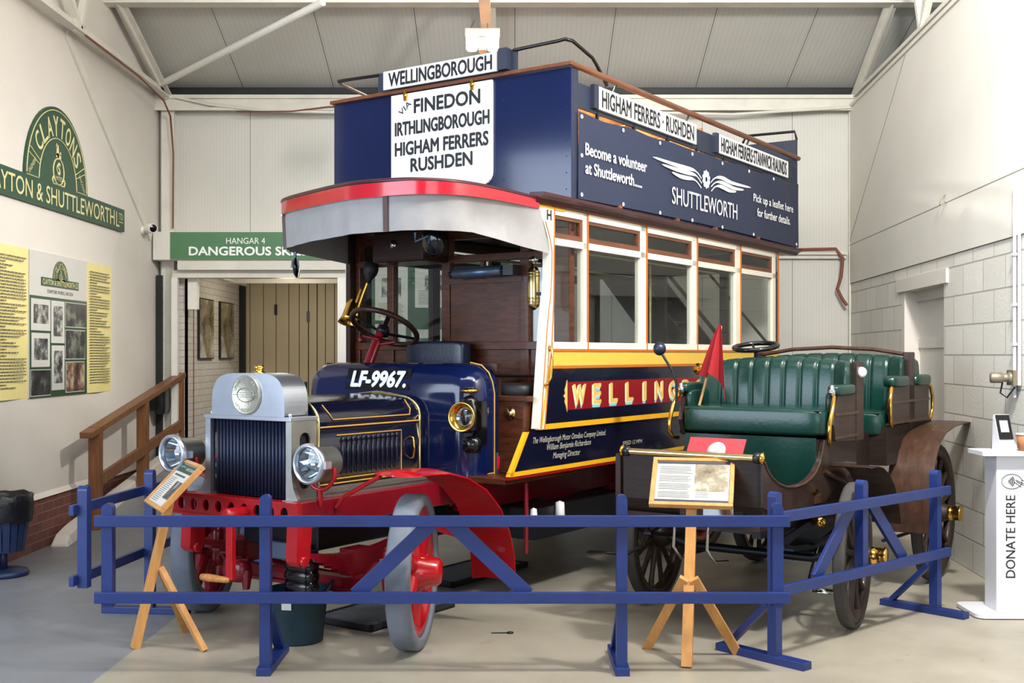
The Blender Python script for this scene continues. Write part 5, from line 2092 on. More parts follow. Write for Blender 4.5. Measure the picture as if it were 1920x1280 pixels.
# --- cornice and upper deck floor
mb = MB()
mb.box(-SU, SU, 1.40, 5.55, 2.55, 2.60)
part(mb, 'upper_deck_floor', 'mahogany_dark')
mb = MB()
mb.prism([(SB - 0.02, 2.535), (SB + 0.03, 2.535), (SB + 0.055, 2.56), (SU + 0.035, 2.575), (SU + 0.035, 2.595), (SB - 0.02, 2.60)], lambda a, b, t: (a, t, b), 1.02, 5.56)
mb.prism([(-SB + 0.02, 2.535), (-SB - 0.03, 2.535), (-SU - 0.035, 2.575), (-SU - 0.035, 2.595), (-SB + 0.02, 2.60)], lambda a, b, t: (a, t, b), 1.45, 5.56)
part(mb, 'cornice_moulding', 'maroon')
for y in (2.0, 2.9, 3.6, 4.5):
    mb = MB()
    mb.box(SU - 0.02, SU + 0.02, y, y + 0.05, 2.60, 2.622)
    part(mb, 'deck_packing', 'rail_wood')
# front panel of the upper deck
YF = 1.40
mb = MB()
mb.box(-SU, SU, YF, YF + 0.025, 2.56, 3.45)
for x in (0.50, 0.985):
    for k in range(8):
        mb.lathe([(0.005, 0), (0.0, 0.003)], (x, YF, 2.66 + 0.105 * k), (0, -1, 0), 8, 1)
fpn = part(mb, 'upper_front_panel', ['navy', 'navy_dull'])
mb = MB()
mb.box(SU - 0.025, SU, YF + 0.02, YF + 0.09, 2.60, 3.45)
mb.box(-SU, -SU + 0.025, YF + 0.02, YF + 0.09, 2.60, 3.45)
mb.box(-SU, -SU + 0.02, YF + 0.09, 5.53, 2.60, 3.17)
mb.box(SU - 0.03, SU - 0.01, YF + 0.09, 5.53, 2.60, 2.75)
part(mb, 'upper_side_panel', 'navy_dull')
# route board and destination board on the front
mb = MB()
mb.prism(rrect(-0.456, 0.416, 2.735, 3.80, 0.09), lambda a, b, t: (a, t, b), YF - 0.02, YF - 0.002)
mb.v = [(x, y, min(z, 3.435)) for x, y, z in mb.v]
rb = part(mb, 'route_board', 'enamel')
mb = MB()
yt = YF - 0.022
for st_, x0, x1, zc, h in (('FINEDON', -0.246, 0.319, 3.338, 0.094), ('IRTHLINGBOROUGH', -0.418, 0.395, 3.192, 0.092), ('HIGHAM FERRERS', -0.418, 0.387, 3.050, 0.092), ('RUSHDEN', -0.276, 0.255, 2.928, 0.090)):
    mb = MB()
    mb.text(st_, ((x0 + x1) / 2, yt, zc), (1, 0, 0), UP, h=h, w=x1 - x0, bold=0.030)
    part(mb, 'route_lettering', 'black_text', rb)
mb = MB()
mb.text('VIA', (-0.33, yt, 3.335), (0.8, 0, 0.6), (-0.6, 0, 0.8), h=0.042, w=0.12, bold=0.01)
part(mb, 'route_lettering', 'black_text', rb)
mb = MB()
for x in (-0.32, 0.26):
    mb.box(x - 0.012, x + 0.012, YF - 0.035, YF - 0.02, 3.385, 3.46)
    mb.lathe([(0.016, 0), (0.016, 0.014)], (x, YF - 0.022, 3.42), (0, -1, 0), 10)
part(mb, 'board_clip', 'brass', rb)
mb = MB()
mb.box(-0.59, 0.60, YF - 0.005, YF + 0.02, 3.47, 3.615)
mb.box(0.49, 0.56, YF - 0.06, YF - 0.005, 3.48, 3.62)
bb = part(mb, 'board_backing', 'navy_dull')
mb = MB()
mb.box(-0.505, 0.475, YF - 0.05, YF - 0.03, 3.478, 3.607)
mb.box(-0.505, 0.475, YF - 0.03, YF - 0.005, 3.50, 3.58)
db = part(mb, 'destination_board', 'enamel', bevel=0.002)
mb = MB()
mb.text('WELLINGBOROUGH', (-0.008, YF - 0.052, 3.543), (1, 0, 0), UP, h=0.095, w=0.89, bold=0.026)
part(mb, 'board_lettering', 'black_text', db)
# wooden capping rails
mb = MB()
mb.box(-SU - 0.02, SU + 0.02, YF - 0.03, YF + 0.04, 3.445, 3.472)
crl = part(mb, 'capping_rail', 'rail_wood', bevel=0.006)
for sx in (-1, 1):
    mb = MB()
    mb.tube([(sx * SU, YF, 3.458), (sx * SU, 5.56, 3.450)], 0.022, 10)
    part(mb, 'side_rail', 'rail_wood')
    for y in (2.0, 3.15, 4.35):
        mb = MB()
        mb.tube([(sx * SU, y, 3.44), (sx * (SU - 0.02), y, 3.40), (sx * (SU - 0.02), y - 0.02, 3.34)], 0.008, 6)
        part(mb, 'rail_bracket', 'black')
    for k in range(8):
        mb = MB()
        y = 1.75 + 0.52 * k
        mb.box(sx * (SU - 0.015) - 0.008, sx * (SU - 0.015) + 0.008, y, y + 0.02, 2.60, 3.25)
        part(mb, 'rail_stanchion', 'black')
# navy letter board along the side, with the two name boards
mb = MB()
mb.box(SU - 0.03, SU - 0.01, YF + 0.05, 5.50, 3.20, 3.36)
mb.box(-SU + 0.01, -SU + 0.03, YF + 0.05, 5.50, 3.20, 3.36)
lb_ = part(mb, 'letter_board', 'navy_dull')
for y0, y1, st_, bw in ((1.66, 3.25, 'HIGHAM FERRERS \u00b7 RUSHDEN', 0.0), (3.61, 5.24, 'HIGHAM FERRERS\u00b7STANWICK\u00b7RAUNDS', 0.0)):
    mb = MB()
    mb.box(SU - 0.005, SU + 0.018, y0 + 0.06, y1, 3.225, 3.375, 0)
    mb.box(SU - 0.01, SU + 0.022, y0, y0 + 0.06, 3.222, 3.378, 1)
    sb_ = mb.build('side_name_board', ['enamel', 'navy_dull'], bus)
    mb = MB()
    mb.text(st_, (SU + 0.020, (y0 + y1) / 2 + 0.03, 3.30), (0, 1, 0), UP, h=0.112, w=y1 - y0 - 0.16, bold=0.022)
    mb.build('board_lettering', 'black_text', sb_)
# front guard rails
for sx in (-1, 1):
    x1_ = 0.985 if sx > 0 else -0.985
    mb = MB()
    if sx > 0:
        P_ = [(0.58, YF, 3.61), (0.93, YF, 3.618), (0.975, YF, 3.622), (1.0, YF + 0.05, 3.618), (1.0, YF + 0.30, 3.565), (1.0, YF + 0.36, 3.53), (1.0, YF + 0.50, 3.42)]
    else:
        P_ = [(-0.58, YF, 3.605), (-0.93, YF, 3.615), (-0.975, YF, 3.615), (-1.0, YF + 0.05, 3.61), (-1.0, YF + 0.45, 3.56), (-1.0, YF + 0.52, 3.53), (-1.0, YF + 0.60, 3.46)]
    mb.tube(P_, 0.013, 8)
    part(mb, 'guard_rail', 'black_gloss')
# rear end of the upper deck
mb = MB()
mb.box(0.30, SU, 5.50, 5.53, 2.62, 3.62)
mb.box(-SU, -0.2, 5.50, 5.53, 2.62, 3.45)
re_ = part(mb, 'upper_rear_panel', 'navy_dull')
mb = MB()
mb.tube([(SU - 0.55, 5.51, 3.62), (SU - 0.50, 5.51, 3.71), (SU - 0.02, 5.51, 3.70), (SU, 5.51, 3.62)], 0.013, 8)
part(mb, 'rear_guard_rail', 'black', re_)
# slatted upper deck seats
for k in range(6):
    y = 2.0 + 0.58 * k
    for sx in (-1, 1):
        xa, xb = sorted((sx * 0.14, sx * 0.94))
        mb = MB()
        for j in range(6):
            mb.box(xa, xb, y + 0.06 * j, y + 0.06 * j + 0.045, 3.02, 3.045)
        for j in range(4):
            mb.box(xa, xb, y + 0.36 + 0.012 * j, y + 0.385 + 0.012 * j, 3.08 + 0.088 * j, 3.15 + 0.088 * j)
        for q in (xa + 0.02, xb - 0.05):
            mb.bar((q, y + 0.34, 2.60), (q, y + 0.43, 3.41), 0.03, 0.03, (0, 1, 0))
            mb.bar((q, y + 0.03, 2.60), (q, y + 0.03, 3.02), 0.03, 0.03, (0, 1, 0))
        part(mb, 'slatted_seat', 'seat_wood')

# fire extinguisher hung inside the front pillar
fe = empty('fire_extinguisher', bus.matrix_basis @ Vector((0, 0, 0)), math.radians(-34), 'brass fire extinguisher hanging inside the white front pillar of the omnibus', 'fire extinguisher')
fe.location = (-1.251, 6.62, 0)
mb = MB()
fx, fy = 0.80, 1.30
mb.lathe([(0.0, 1.885), (0.012, 1.89), (0.035, 1.91), (0.038, 1.93), (0.038, 2.13), (0.03, 2.155), (0.014, 2.17), (0.014, 2.19)], (fx, fy, 0), UP, 22)
for z in (1.935, 1.955, 2.10, 2.12):
    mb.lathe([(0.038, z), (0.042, z + 0.006), (0.038, z + 0.012)], (fx, fy, 0), UP, 22)
mb.build('cylinder', 'brass_pale', fe)
mb = MB()
mb.lathe([(0.010, 2.19), (0.02, 2.20), (0.02, 2.225), (0.0, 2.235)], (fx, fy, 0), UP, 14)
mb.tube([(fx - 0.03, fy, 2.21), (fx + 0.03, fy, 2.21)], 0.007, 8)
mb.build('pump_handle', 'nickel', fe)
mb = MB()
mb.box(fx + 0.03, fx + 0.075, fy - 0.02, fy + 0.02, 1.98, 2.0)
mb.box(fx + 0.03, fx + 0.075, fy - 0.02, fy + 0.02, 2.16, 2.18)
mb.build('bracket', 'steel_dark', fe)

# vinyl banner tied along the upper deck
bn_ = empty('vinyl_banner', (-1.251, 6.62, 0), math.radians(-34), 'navy vinyl volunteer banner tied along the side of the open upper deck', 'banner')
xb_ = SU + 0.012


def bz(y, b):
    t = (y - 1.47) / (5.53 - 1.47)
    return (2.605 + 0.02 * math.sin(PI * t)) * (1 - b) + (3.165 - 0.012 * math.sin(PI * 6 * t) ** 2 + 0.04 * t) * b


mb = MB()
mb.shell(lambda a, b: (xb_ + 0.006 * math.sin(a * 29 + b * 2) * b, 1.47 + 4.06 * a, bz(1.47 + 4.06 * a, b)), 60, 8, (-0.003, 0, 0))
cl_ = mb.build('banner_cloth', 'banner', bn_)
mb = MB()
for z, ys_ in ((3.14, (1.50, 2.06, 2.62, 3.17, 3.74, 4.30, 4.87)), (2.632, (1.50, 2.06, 2.62, 3.17, 3.74, 4.40, 5.45)), (2.885, (1.50,))):
    for y in ys_:
        zz = bz(y, 1) - 0.03 if z > 3 else z
        mb.lathe([(0.007, 0.0), (0.008, 0.003), (0.013, 0.003), (0.014, 0.0)], (xb_ + 0.008, y, zz), (1, 0, 0), 14, cap=False)
mb.build('eyelets', 'enamel', cl_)
xt = xb_ + 0.010
for nm_, rows in (('volunteer_lettering', (('Become a volunteer', 1.545, 2.405, 2.935, 0.078, 0.016), ('at Shuttleworth.....', 1.545, 2.33, 2.815, 0.078, 0.016))),
                  ('name_lettering', (('SHUTTLEWORTH', 2.815, 4.04, 2.785, 0.128, 0.0),)),
                  ('leaflet_lettering', (('Pick up a leaflet here', 4.395, 5.355, 2.94, 0.088, 0.012), ('for further details.', 4.48, 5.28, 2.832, 0.07, 0.012)))):
    mb = MB()
    for st_, y0, y1, zc, h, bo in rows:
        mb.text(st_, (xt, (y0 + y1) / 2, zc), (0, 1, 0), UP, h=h, w=y1 - y0, bold=bo)
    mb.build(nm_, 'white_text', cl_)
# flower and wing emblem
mb = MB()
fc = Vector((xt, 3.423, 2.978))
for k in range(10):
    g = 2 * PI * (k + 0.5) / 10
    d = Vector((0, math.cos(g), math.sin(g)))
    t_ = Vector((0, -math.sin(g), math.cos(g)))
    pts = [fc + d * 0.024 + t_ * 0.006, fc + d * 0.05 + t_ * 0.017, fc + d * 0.066 + t_ * 0.015, fc + d * 0.076, fc + d * 0.066 - t_ * 0.015, fc + d * 0.05 - t_ * 0.017, fc + d * 0.024 - t_ * 0.006]
    mb.add(pts, [tuple(range(7))])
for g in range(0, 360, 15):
    a0, a1 = math.radians(g), math.radians(g + 15)
    mb.add([fc + Vector((0, r * math.cos(a), r * math.sin(a))) for r, a in ((0.020, a0), (0.020, a1), (0.040, a1), (0.040, a0))], [(0, 1, 2, 3)])
FEATHERS = [[(3.334, 2.973), (3.265, 3.006), (3.19, 3.02), (3.056, 3.017), (2.855, 3.016), (2.502, 3.021)],
            [(3.339, 2.936), (3.265, 2.974), (3.205, 2.986), (3.085, 2.985), (2.883, 2.983), (2.648, 2.988)],
            [(3.33, 2.899), (3.25, 2.936), (3.175, 2.949), (3.056, 2.943), (2.94, 2.941), (2.813, 2.953)],
            [(3.512, 2.966), (3.563, 2.999), (3.644, 3.023), (3.76, 3.028), (3.946, 3.014), (4.34, 3.025)],
            [(3.515, 2.932), (3.579, 2.968), (3.66, 2.988), (3.776, 2.989), (3.964, 2.975), (4.184, 2.987)],
            [(3.518, 2.897), (3.579, 2.935), (3.652, 2.954), (3.743, 2.955), (3.878, 2.944), (4.021, 2.952)]]
for F in FEATHERS:
    P_ = [Vector((xt, a, b)) for a, b in F]
    cen = []
    for i in range(5):
        q0, q1, q2, q3 = (P_[max(0, min(5, i + e))] for e in (-1, 0, 1, 2))
        for g in (0, 0.25, 0.5, 0.75):
            cen.append(0.5 * ((2 * q1) + (q2 - q0) * g + (2 * q0 - 5 * q1 + 4 * q2 - q3) * g * g + (3 * q1 - q0 - 3 * q2 + q3) * g ** 3))
    cen.append(P_[5])
    n_ = len(cen)
    top_, bot_ = [], []
    for i, c in enumerate(cen):
        t = i / (n_ - 1)
        th = 0.005 + 0.011 * math.sin(PI * min(1, max(0, (t - 0.3) / 0.7))) if t < 0.97 else 0.001
        dd = (cen[min(i + 1, n_ - 1)] - cen[max(i - 1, 0)]).normalized()
        nn_ = Vector((0, -dd.z, dd.y))
        top_.append(c + nn_ * th)
        bot_.append(c - nn_ * th)
    mb.add(top_ + bot_, [(i, i + 1, n_ + i + 1, n_ + i) for i in range(n_ - 1)])
mb.build('emblem', 'white_text', cl_)



# ------------------------------------------------------------------ the motor dogcart
# local frame: x to the viewer's right, y backwards, z up
cart = empty('motor_dogcart', (1.476, 7.018, 0), math.radians(-35), 'brown early motor dogcart with pleated green leather seats', 'car')


def cpart(mb, name, mats, parent=None, **k):
    return mb.build(name, mats, parent or cart, **k)


def cart_wheel(loc, rz, r, sx, n_sp):
    m_ = MB()
    m_.lathe([(r - 0.025, -0.032), (r - 0.025, 0.032), (r - 0.085, 0.028), (r - 0.085, -0.028)], (0, 0, 0), (1, 0, 0), 48, closed=True)
    for k in range(n_sp):
        g = 2 * PI * (k + 0.5) / n_sp
        d = Vector((0, math.cos(g), math.sin(g)))
        m_.tube([d * 0.06, d * 0.10, d * (r * 0.55), d * (r - 0.08)], [0.026, 0.022, 0.017, 0.021], 8)
    w = m_.build('wheel', 'wheel_wood', cart, loc=loc, rot=(0, 0, rz))
    m_ = MB()
    m_.lathe([(r - 0.028, -0.03), (r - 0.008, -0.034), (r, -0.02), (r, 0.02), (r - 0.008, 0.034), (r - 0.028, 0.03)], (0, 0, 0), (1, 0, 0), 56, closed=True)
    m_.build('tyre', 'tyre_dark', w)
    m_ = MB()
    m_.lathe([(0.0, -0.10), (0.055, -0.10), (0.078, -0.05), (0.078, 0.05), (0.055, 0.09), (0.05, 0.12)], (0, 0, 0), (sx, 0, 0), 22)
    h = m_.build('hub', 'wheel_wood', w)
    m_ = MB()
    m_.lathe([(0.052, 0.10), (0.056, 0.11), (0.052, 0.12), (0.050, 0.17), (0.056, 0.175), (0.054, 0.19), (0.03, 0.195), (0.0, 0.195)], (0, 0, 0), (sx, 0, 0), 22)
    m_.build('hub_cap', 'brass', w)


cart_wheel((0.65, 0, 0.425), math.radians(7), 0.425, 1, 12)
cart_wheel((-0.65, 0, 0.425), math.radians(4), 0.425, -1, 12)
cart_wheel((0.66, 1.73, 0.483), 0, 0.483, 1, 14)
cart_wheel((-0.66, 1.73, 0.483), 0, 0.483, -1, 14)
mb = MB()
mb.tube([(-0.62, 0, 0.43), (-0.40, 0, 0.38), (0.40, 0, 0.38), (0.62, 0, 0.43)], 0.025, 10)
cpart(mb, 'front_axle', 'steel_dark')
mb = MB()
mb.tube([(-0.62, 1.73, 0.483), (0.62, 1.73, 0.483)], 0.03, 10)
cpart(mb, 'rear_axle', 'steel_dark')
for sx in (-1, 1):
    for yc, hh in ((0.0, 0.55), (1.73, 0.60)):
        mb = MB()
        for s_ in (-1, 1):
            pts = [(sx * 0.42, yc + hh * (i / 8 - 1), 0.53 + s_ * 0.07 * math.sin(PI * i / 16) + (0.0)) for i in range(17)]
            for a, b in zip(pts[:-1], pts[1:]):
                mb.bar(a, b, 0.045, 0.022)
        cpart(mb, 'leaf_spring', 'steel_dark')
# frame and running gear
mb = MB()
for sx in (-1, 1):
    mb.bar((sx * 0.36, -0.75, 0.62), (sx * 0.36, 2.3, 0.62), 0.05, 0.06)
for y in (-0.6, 0.3, 1.2, 2.1):
    mb.box(-0.36, 0.36, y - 0.025, y + 0.025, 0.59, 0.65)
mb.box(-0.26, 0.26, 0.5, 1.35, 0.42, 0.64)
mb.lathe([(0.16, -0.22), (0.17, -0.2), (0.17, 0.2), (0.16, 0.22)], (0, 1.0, 0.38), (1, 0, 0), 20)
cpart(mb, 'under_frame', 'black')
mb = MB()
mb.tube([(-0.50, 0.18, 0.36), (-0.1, 0.16, 0.36), (0.55, 0.14, 0.38)], 0.018, 8)
mb.box(0.10, 0.24, 0.1, 0.2, 0.33, 0.40)
cpart(mb, 'steering_link', 'steel_blue')
mb = MB()
for x in (-0.15, 0.06):
    mb.tube([(x, -0.72, 0.66), (x, -0.74, 0.50), (x + 0.01, -0.66, 0.42), (x + 0.02, -0.5, 0.40)], 0.009, 6)
cpart(mb, 'pedal_rod', 'nickel')
mb = MB()
mb.tube([(-0.42, -0.50, 0.60), (-0.46, -0.58, 0.44), (-0.52, -0.62, 0.40), (-0.64, -0.66, 0.40)], 0.009, 6)
mb.cushion((-0.70, -0.67, 0.40), (0.07, 0.05, 0.006), 0.8, 8)
cpart(mb, 'mounting_step', 'steel_dark')
mb = MB()
mb.tube([(0.40, 0.10, 0.45), (0.42, -0.12, 0.25), (0.47, -0.20, 0.235)], 0.010, 6)
for r in (0.022, 0.045, 0.065):
    mb.tube([(0.55 + r * math.cos(2 * PI * k / 18), -0.22 + r * 0.8 * math.sin(2 * PI * k / 18), 0.235) for k in range(18)], 0.006, 5, closed=True)
cpart(mb, 'mounting_step', 'nickel')
# chains at the rear
for sx in (-1, 1):
    mb = MB()
    mb.lathe([(0.15, -0.012), (0.16, 0), (0.15, 0.012), (0.12, 0.012), (0.12, -0.012)], (sx * 0.52, 1.73, 0.483), (1, 0, 0), 28, closed=True)
    mb.tube([(sx * 0.52, 1.0, 0.46), (sx * 0.52, 1.73, 0.64)], 0.012, 6)
    mb.tube([(sx * 0.52, 1.0, 0.36), (sx * 0.52, 1.73, 0.33)], 0.012, 6)
    cpart(mb, 'drive_chain', 'steel_dark')

# --- body
US = 0.44
mb = MB()
mb.box(-US + 0.02, US - 0.02, -0.85, 2.2, 0.645, 0.70)
body = cpart(mb, 'body_floor', 'cart_wood')
scoop = [(-0.88, 0.78), (-0.88, 1.02), (-0.86, 1.03), (-0.82, 0.985), (-0.76, 0.94), (-0.66, 0.895), (-0.55, 0.868), (-0.42, 0.856), (-0.28, 0.858), (-0.17, 0.878), (-0.08, 0.91), (-0.02, 0.955), (0.03, 1.02), (0.06, 1.09), (0.66, 1.06), (0.66, 0.86), (0.30, 0.80), (0.10, 0.72), (-0.32, 0.68), (-0.60, 0.70)]
for sx in (-1, 1):
    mb = MB()
    mb.prism(scoop, lambda a, b, t: (t, a, b), *sorted((sx * (US - 0.02), sx * (US + 0.012))))
    sd = cpart(mb, 'side_panel', 'cart_wood', bevel=0.004)
    mb = MB()
    mb.tube([(sx * (US + 0.012), y, z - 0.006) for y, z in scoop[2:14]], 0.008, 6)
    cpart(mb, 'edge_beading', 'cart_wing', sd)
    mb = MB()
    for y, z in ((-0.66, 0.83), (-0.10, 0.80)):
        mb.box(*sorted((sx * (US + 0.012), sx * (US + 0.03))), y - 0.03, y + 0.03, z - 0.008, z + 0.008)
    cpart(mb, 'door_catch', 'brass', sd)
mb = MB()
mb.prism([(-0.88, 0.78), (-0.88, 1.03), (-0.85, 1.03), (-0.80, 0.70), (-0.83, 0.70)], lambda a, b, t: (t, a, b), -US + 0.04, US)
dash = cpart(mb, 'dash_panel', 'cart_dark', bevel=0.004)
mb = MB()
mb.tube([(-US + 0.08, -0.875, 1.045), (US - 0.04, -0.875, 1.045)], 0.019, 14)
fb = cpart(mb, 'brass_rail', 'brass_pale')
mb = MB()
for sx in (-1, 1):
    mb.lathe([(0.026, 0.0), (0.030, 0.01), (0.030, 0.03), (0.02, 0.04)], ((-0.36 if sx < 0 else 0.40), -0.875, 1.045), (sx, 0, 0), 16)
cpart(mb, 'rail_socket', 'black', fb)
for sx in (-1, 1):
    mb = MB()
    mb.lathe([(0.03, 0.0), (0.033, 0.012), (0.0, 0.02)], ((-0.40 if sx < 0 else 0.44), -0.875, 1.045), (sx, 0, 0), 14)
    cpart(mb, 'rail_finial', 'brass', fb)
mb = MB()
mb.box(0.10, 0.28, -0.875, -0.845, 0.69, 0.85)
cpart(mb, 'polished_plate', 'nickel', dash)
mb = MB()
mb.box(-0.05, 0.33, -0.86, -0.50, 0.70, 0.80)
cpart(mb, 'foot_board', 'cart_wood')
# green apron under the front seat
mb = MB()
mb.shell(lambda a, b: ((-0.43 + 0.86 * a), -0.02 - 0.02 * math.sin(a * 9) * b + 0.02 * b, 1.10 - 0.40 * b), 24, 8, (0, 0.008, 0))
cpart(mb, 'leather_apron', 'green_leather')
mb = MB()
mb.box(-0.43, 0.43, 0.0, 1.0, 0.70, 1.09)
cpart(mb, 'seat_box', 'cart_dark')


def bench(y, face, zt, w, zs, crown, thick=0.085, npl=9):
    """cushion and pleated backrest; face -1 looks forward, 1 looks backward"""
    m_ = MB()
    m_.cushion((0, y, zs - 0.065), (w, 0.25, 0.085), 0.22, 18)
    cu = cpart(m_, 'seat_cushion', 'green_leather')
    m_ = MB()
    m_.tube([(-w + 0.03, y + face * -0.0 - 0.235, zs + 0.008), (w - 0.03, y - 0.235, zs + 0.008)], 0.006, 6)
    cpart(m_, 'cushion_piping', 'green_leather', cu)
    yb = y - face * 0.24
    m_ = MB()
    nu, nv = npl * 16, 20

    def fn(a, b):
        x = (2 * a - 1) * (w + 0.02)
        pl_ = abs(math.cos(PI * npl * a))
        groove = -0.016 * (pl_ ** 26)
        g = 2 * PI * b
        h = (zt - zs) / 2 + crown * (1 - (2 * a - 1) ** 2)
        zc = zs + (zt - zs) / 2 - 0.02
        cz = math.sin(g)
        cy = math.cos(g)
        z = zc + math.copysign(abs(cz) ** 0.45, cz) * (h + (groove if cz > 0.3 else 0))
        wrap = 0.16 * max(0, abs(2 * a - 1) - 0.72) / 0.28
        yy = yb + face * wrap ** 1.5 * 1.6 + math.copysign(abs(cy) ** 0.6, cy) * (thick + (groove if cy * face > 0 else 0)) - face * 0.10 * (z - zs)
        return (x, yy, z)
    m_.grid(fn, nu, nv, cv=True)
    # end caps
    for a in (0, 1):
        m_.add([fn(a, j / nv) for j in range(nv)], [tuple(range(nv))])
    return cpart(m_, 'backrest', 'green_leather', cu)


bench(0.24, -1, 1.575, 0.475, 1.255, 0.035)
bench(1.22, -1, 1.60, 0.53, 1.20, 0.035)
bench(1.86, 1, 1.595, 0.53, 1.20, 0.03)


def arm(sx, x, y0, y1, ztop, zbot, name, post=None):
    m_ = MB()
    pl_ = [(y0 + 0.02, zbot + 0.02), (y0 - 0.02, zbot + 0.12), (y0, zbot + 0.22), (y0 + 0.05, ztop), (y1, ztop), (y1, zbot)]
    m_.prism(pl_, lambda a, b, t: (t, a, b), *sorted((sx * x, sx * (x + 0.03))))
    if post:
        m_.box(*sorted((sx * x, sx * (x + 0.035))), post[0], post[1], zbot, post[2])
    k = cpart(m_, name, 'cart_wood', bevel=0.004)
    m_ = MB()
    zm = (ztop * 0.6 + zbot * 0.4)
    for z in (zm, zm - 0.14):
        m_.box(*sorted((sx * (x + 0.03), sx * (x + 0.037))), y0 + 0.0, y1, z - 0.008, z + 0.008)
    cpart(m_, 'panel_beading', 'cart_wing', k)
    return k


for sx in (-1, 1):
    k = arm(sx, 0.485, 0.07, 0.50, 1.36, 1.06, 'front_arm_panel', (0.46, 0.60, 1.56))
    m_ = MB()
    m_.cushion((sx * 0.50, 0.24, 1.385), (0.045, 0.17, 0.035), 0.45, 12)
    m_.cushion((sx * 0.465, 0.26, 1.30), (0.025, 0.17, 0.075), 0.4, 12)
    cpart(m_, 'arm_pad', 'green_leather', k)
    m_ = MB()
    m_.lathe([(0.0, 0.03), (0.028, 0.028), (0.034, 0.015), (0.034, 0.0)], (sx * 0.52, 0.53, 1.49), (sx, -0.5, 0), 18)
    cpart(m_, 'round_lamp', 'enamel', k)
    m_ = MB()
    m_.tube([(sx * 0.50, 0.10, 1.36), (sx * 0.515, 0.05, 1.345), (sx * 0.525, -0.0, 1.28), (sx * 0.525, -0.05, 1.19), (sx * 0.525, -0.06, 1.12), (sx * 0.515, -0.03, 1.07), (sx * 0.50, 0.02, 1.065)], 0.013, 10)
    cpart(m_, 'grab_rail', 'brass', k)
    m_ = MB()
    m_.lathe([(0.022, 0), (0.022, 0.03), (0.012, 0.04), (0.014, 0.06), (0.0, 0.065)], (sx * 0.50, 0.06, 1.355), UP, 12)
    cpart(m_, 'rail_finial', 'nickel', k)
    # rear body side between the two rear benches
    k = arm(sx, 0.545, 1.02, 1.92, 1.39, 1.12, 'rear_arm_panel', None)
    m_ = MB()
    m_.box(*sorted((sx * 0.53, sx * 0.575)), 1.42, 1.56, 1.12, 1.62)
    cpart(m_, 'back_post', 'cart_wood', k, bevel=0.008)
    for yc in (1.19, 1.74):
        m_ = MB()
        m_.cushion((sx * 0.555, yc, 1.42), (0.05, 0.18, 0.04), 0.45, 12)
        cpart(m_, 'arm_pad', 'green_leather', k)
    for y0, dy in ((1.06, -1), (1.90, 1)):
        m_ = MB()
        m_.tube([(sx * 0.56, y0, 1.40), (sx * 0.575, y0 + dy * 0.06, 1.37), (sx * 0.58, y0 + dy * 0.10, 1.30), (sx * 0.58, y0 + dy * 0.10, 1.21), (sx * 0.575, y0 + dy * 0.07, 1.14), (sx * 0.56, y0 + dy * 0.0, 1.125)], 0.013, 10)
        cpart(m_, 'grab_rail', 'brass', k)
mb = MB()
mb.box(-0.545, 0.545, 1.0, 2.1, 0.86, 1.12)
cpart(mb, 'rear_seat_box', 'cart_dark')
mb = MB()
mb.tube([(-0.55, 1.50, 1.60), (-0.3, 1.5, 1.64), (0.0, 1.5, 1.655), (0.3, 1.5, 1.64), (0.55, 1.50, 1.60)], 0.014, 8)
cpart(mb, 'back_rail', 'cart_wing')


# --- wings
def wing(sx, prof, u0, u1, name, m_='cart_wing'):
    mb_ = MB()
    n_ = len(prof) - 1

    def fn(a, b):
        f = b * n_
        i = min(int(f), n_ - 1)
        g = f - i
        y = prof[i][0] * (1 - g) + prof[i + 1][0] * g
        z = prof[i][1] * (1 - g) + prof[i + 1][1] * g
        return (sx * (u0 + (u1 - u0) * a), y, z)
    mb_.shell(fn, 4, n_ * 3, (0, -0.006, 0.006))
    return cpart(mb_, name, m_)


for sx in (-1, 1):
    w = wing(sx, [(0.10, 0.925), (0.25, 0.925), (0.36, 0.905), (0.47, 0.86), (0.57, 0.79), (0.65, 0.70), (0.70, 0.60), (0.73, 0.52)], 0.47, 0.72, 'front_wing', 'cart_wood')
    m_ = MB()
    m_.tube([(sx * 0.45, 0.05, 0.90), (sx * 0.50, 0.30, 0.82), (sx * 0.55, 0.52, 0.62)], 0.016, 8)
    cpart(m_, 'wing_stay', 'cart_wing', w)
    wing(sx, [(1.18, 0.40), (1.16, 0.55), (1.17, 0.70), (1.21, 0.83), (1.28, 0.93), (1.38, 1.01), (1.52, 1.06), (1.75, 1.09), (2.05, 1.10), (2.35, 1.095)], 0.50, 0.80, 'rear_wing')
m_ = MB()
m_.lathe([(0.026, 0), (0.030, 0.02), (0.030, 0.12), (0.02, 0.13)], (0.42, -0.05, 0.62), (0.6, -0.6, 0), 14)
cpart(m_, 'oil_lamp', 'brass')
m_ = MB()
m_.box(0.452, 0.462, -0.12, -0.02, 0.72, 0.77)
cpart(m_, 'maker_plate', 'cart_wing', bevel=0.002)
# steering wheel behind the front bench
m_ = MB()
so = Vector((-0.22, 0.62, 1.655))
sa = Vector((0, -0.18, 1)).normalized()
e1 = Vector((1, 0, 0))
e2 = sa.cross(e1)
m_.tube([so + (e1 * math.cos(2 * PI * k / 32) + e2 * math.sin(2 * PI * k / 32)) * 0.145 for k in range(32)], 0.016, 10, closed=True)
sw = cpart(m_, 'steering_wheel', 'black_gloss')
m_ = MB()
for k in range(4):
    g = 0.6 + k * PI / 2
    m_.tube([so - sa * 0.03, so + (e1 * math.cos(g) + e2 * math.sin(g)) * 0.14], 0.008, 6)
m_.tube([so - sa * 0.02, so - sa * 0.8], 0.016, 8)
cpart(m_, 'steering_column', 'black', sw)
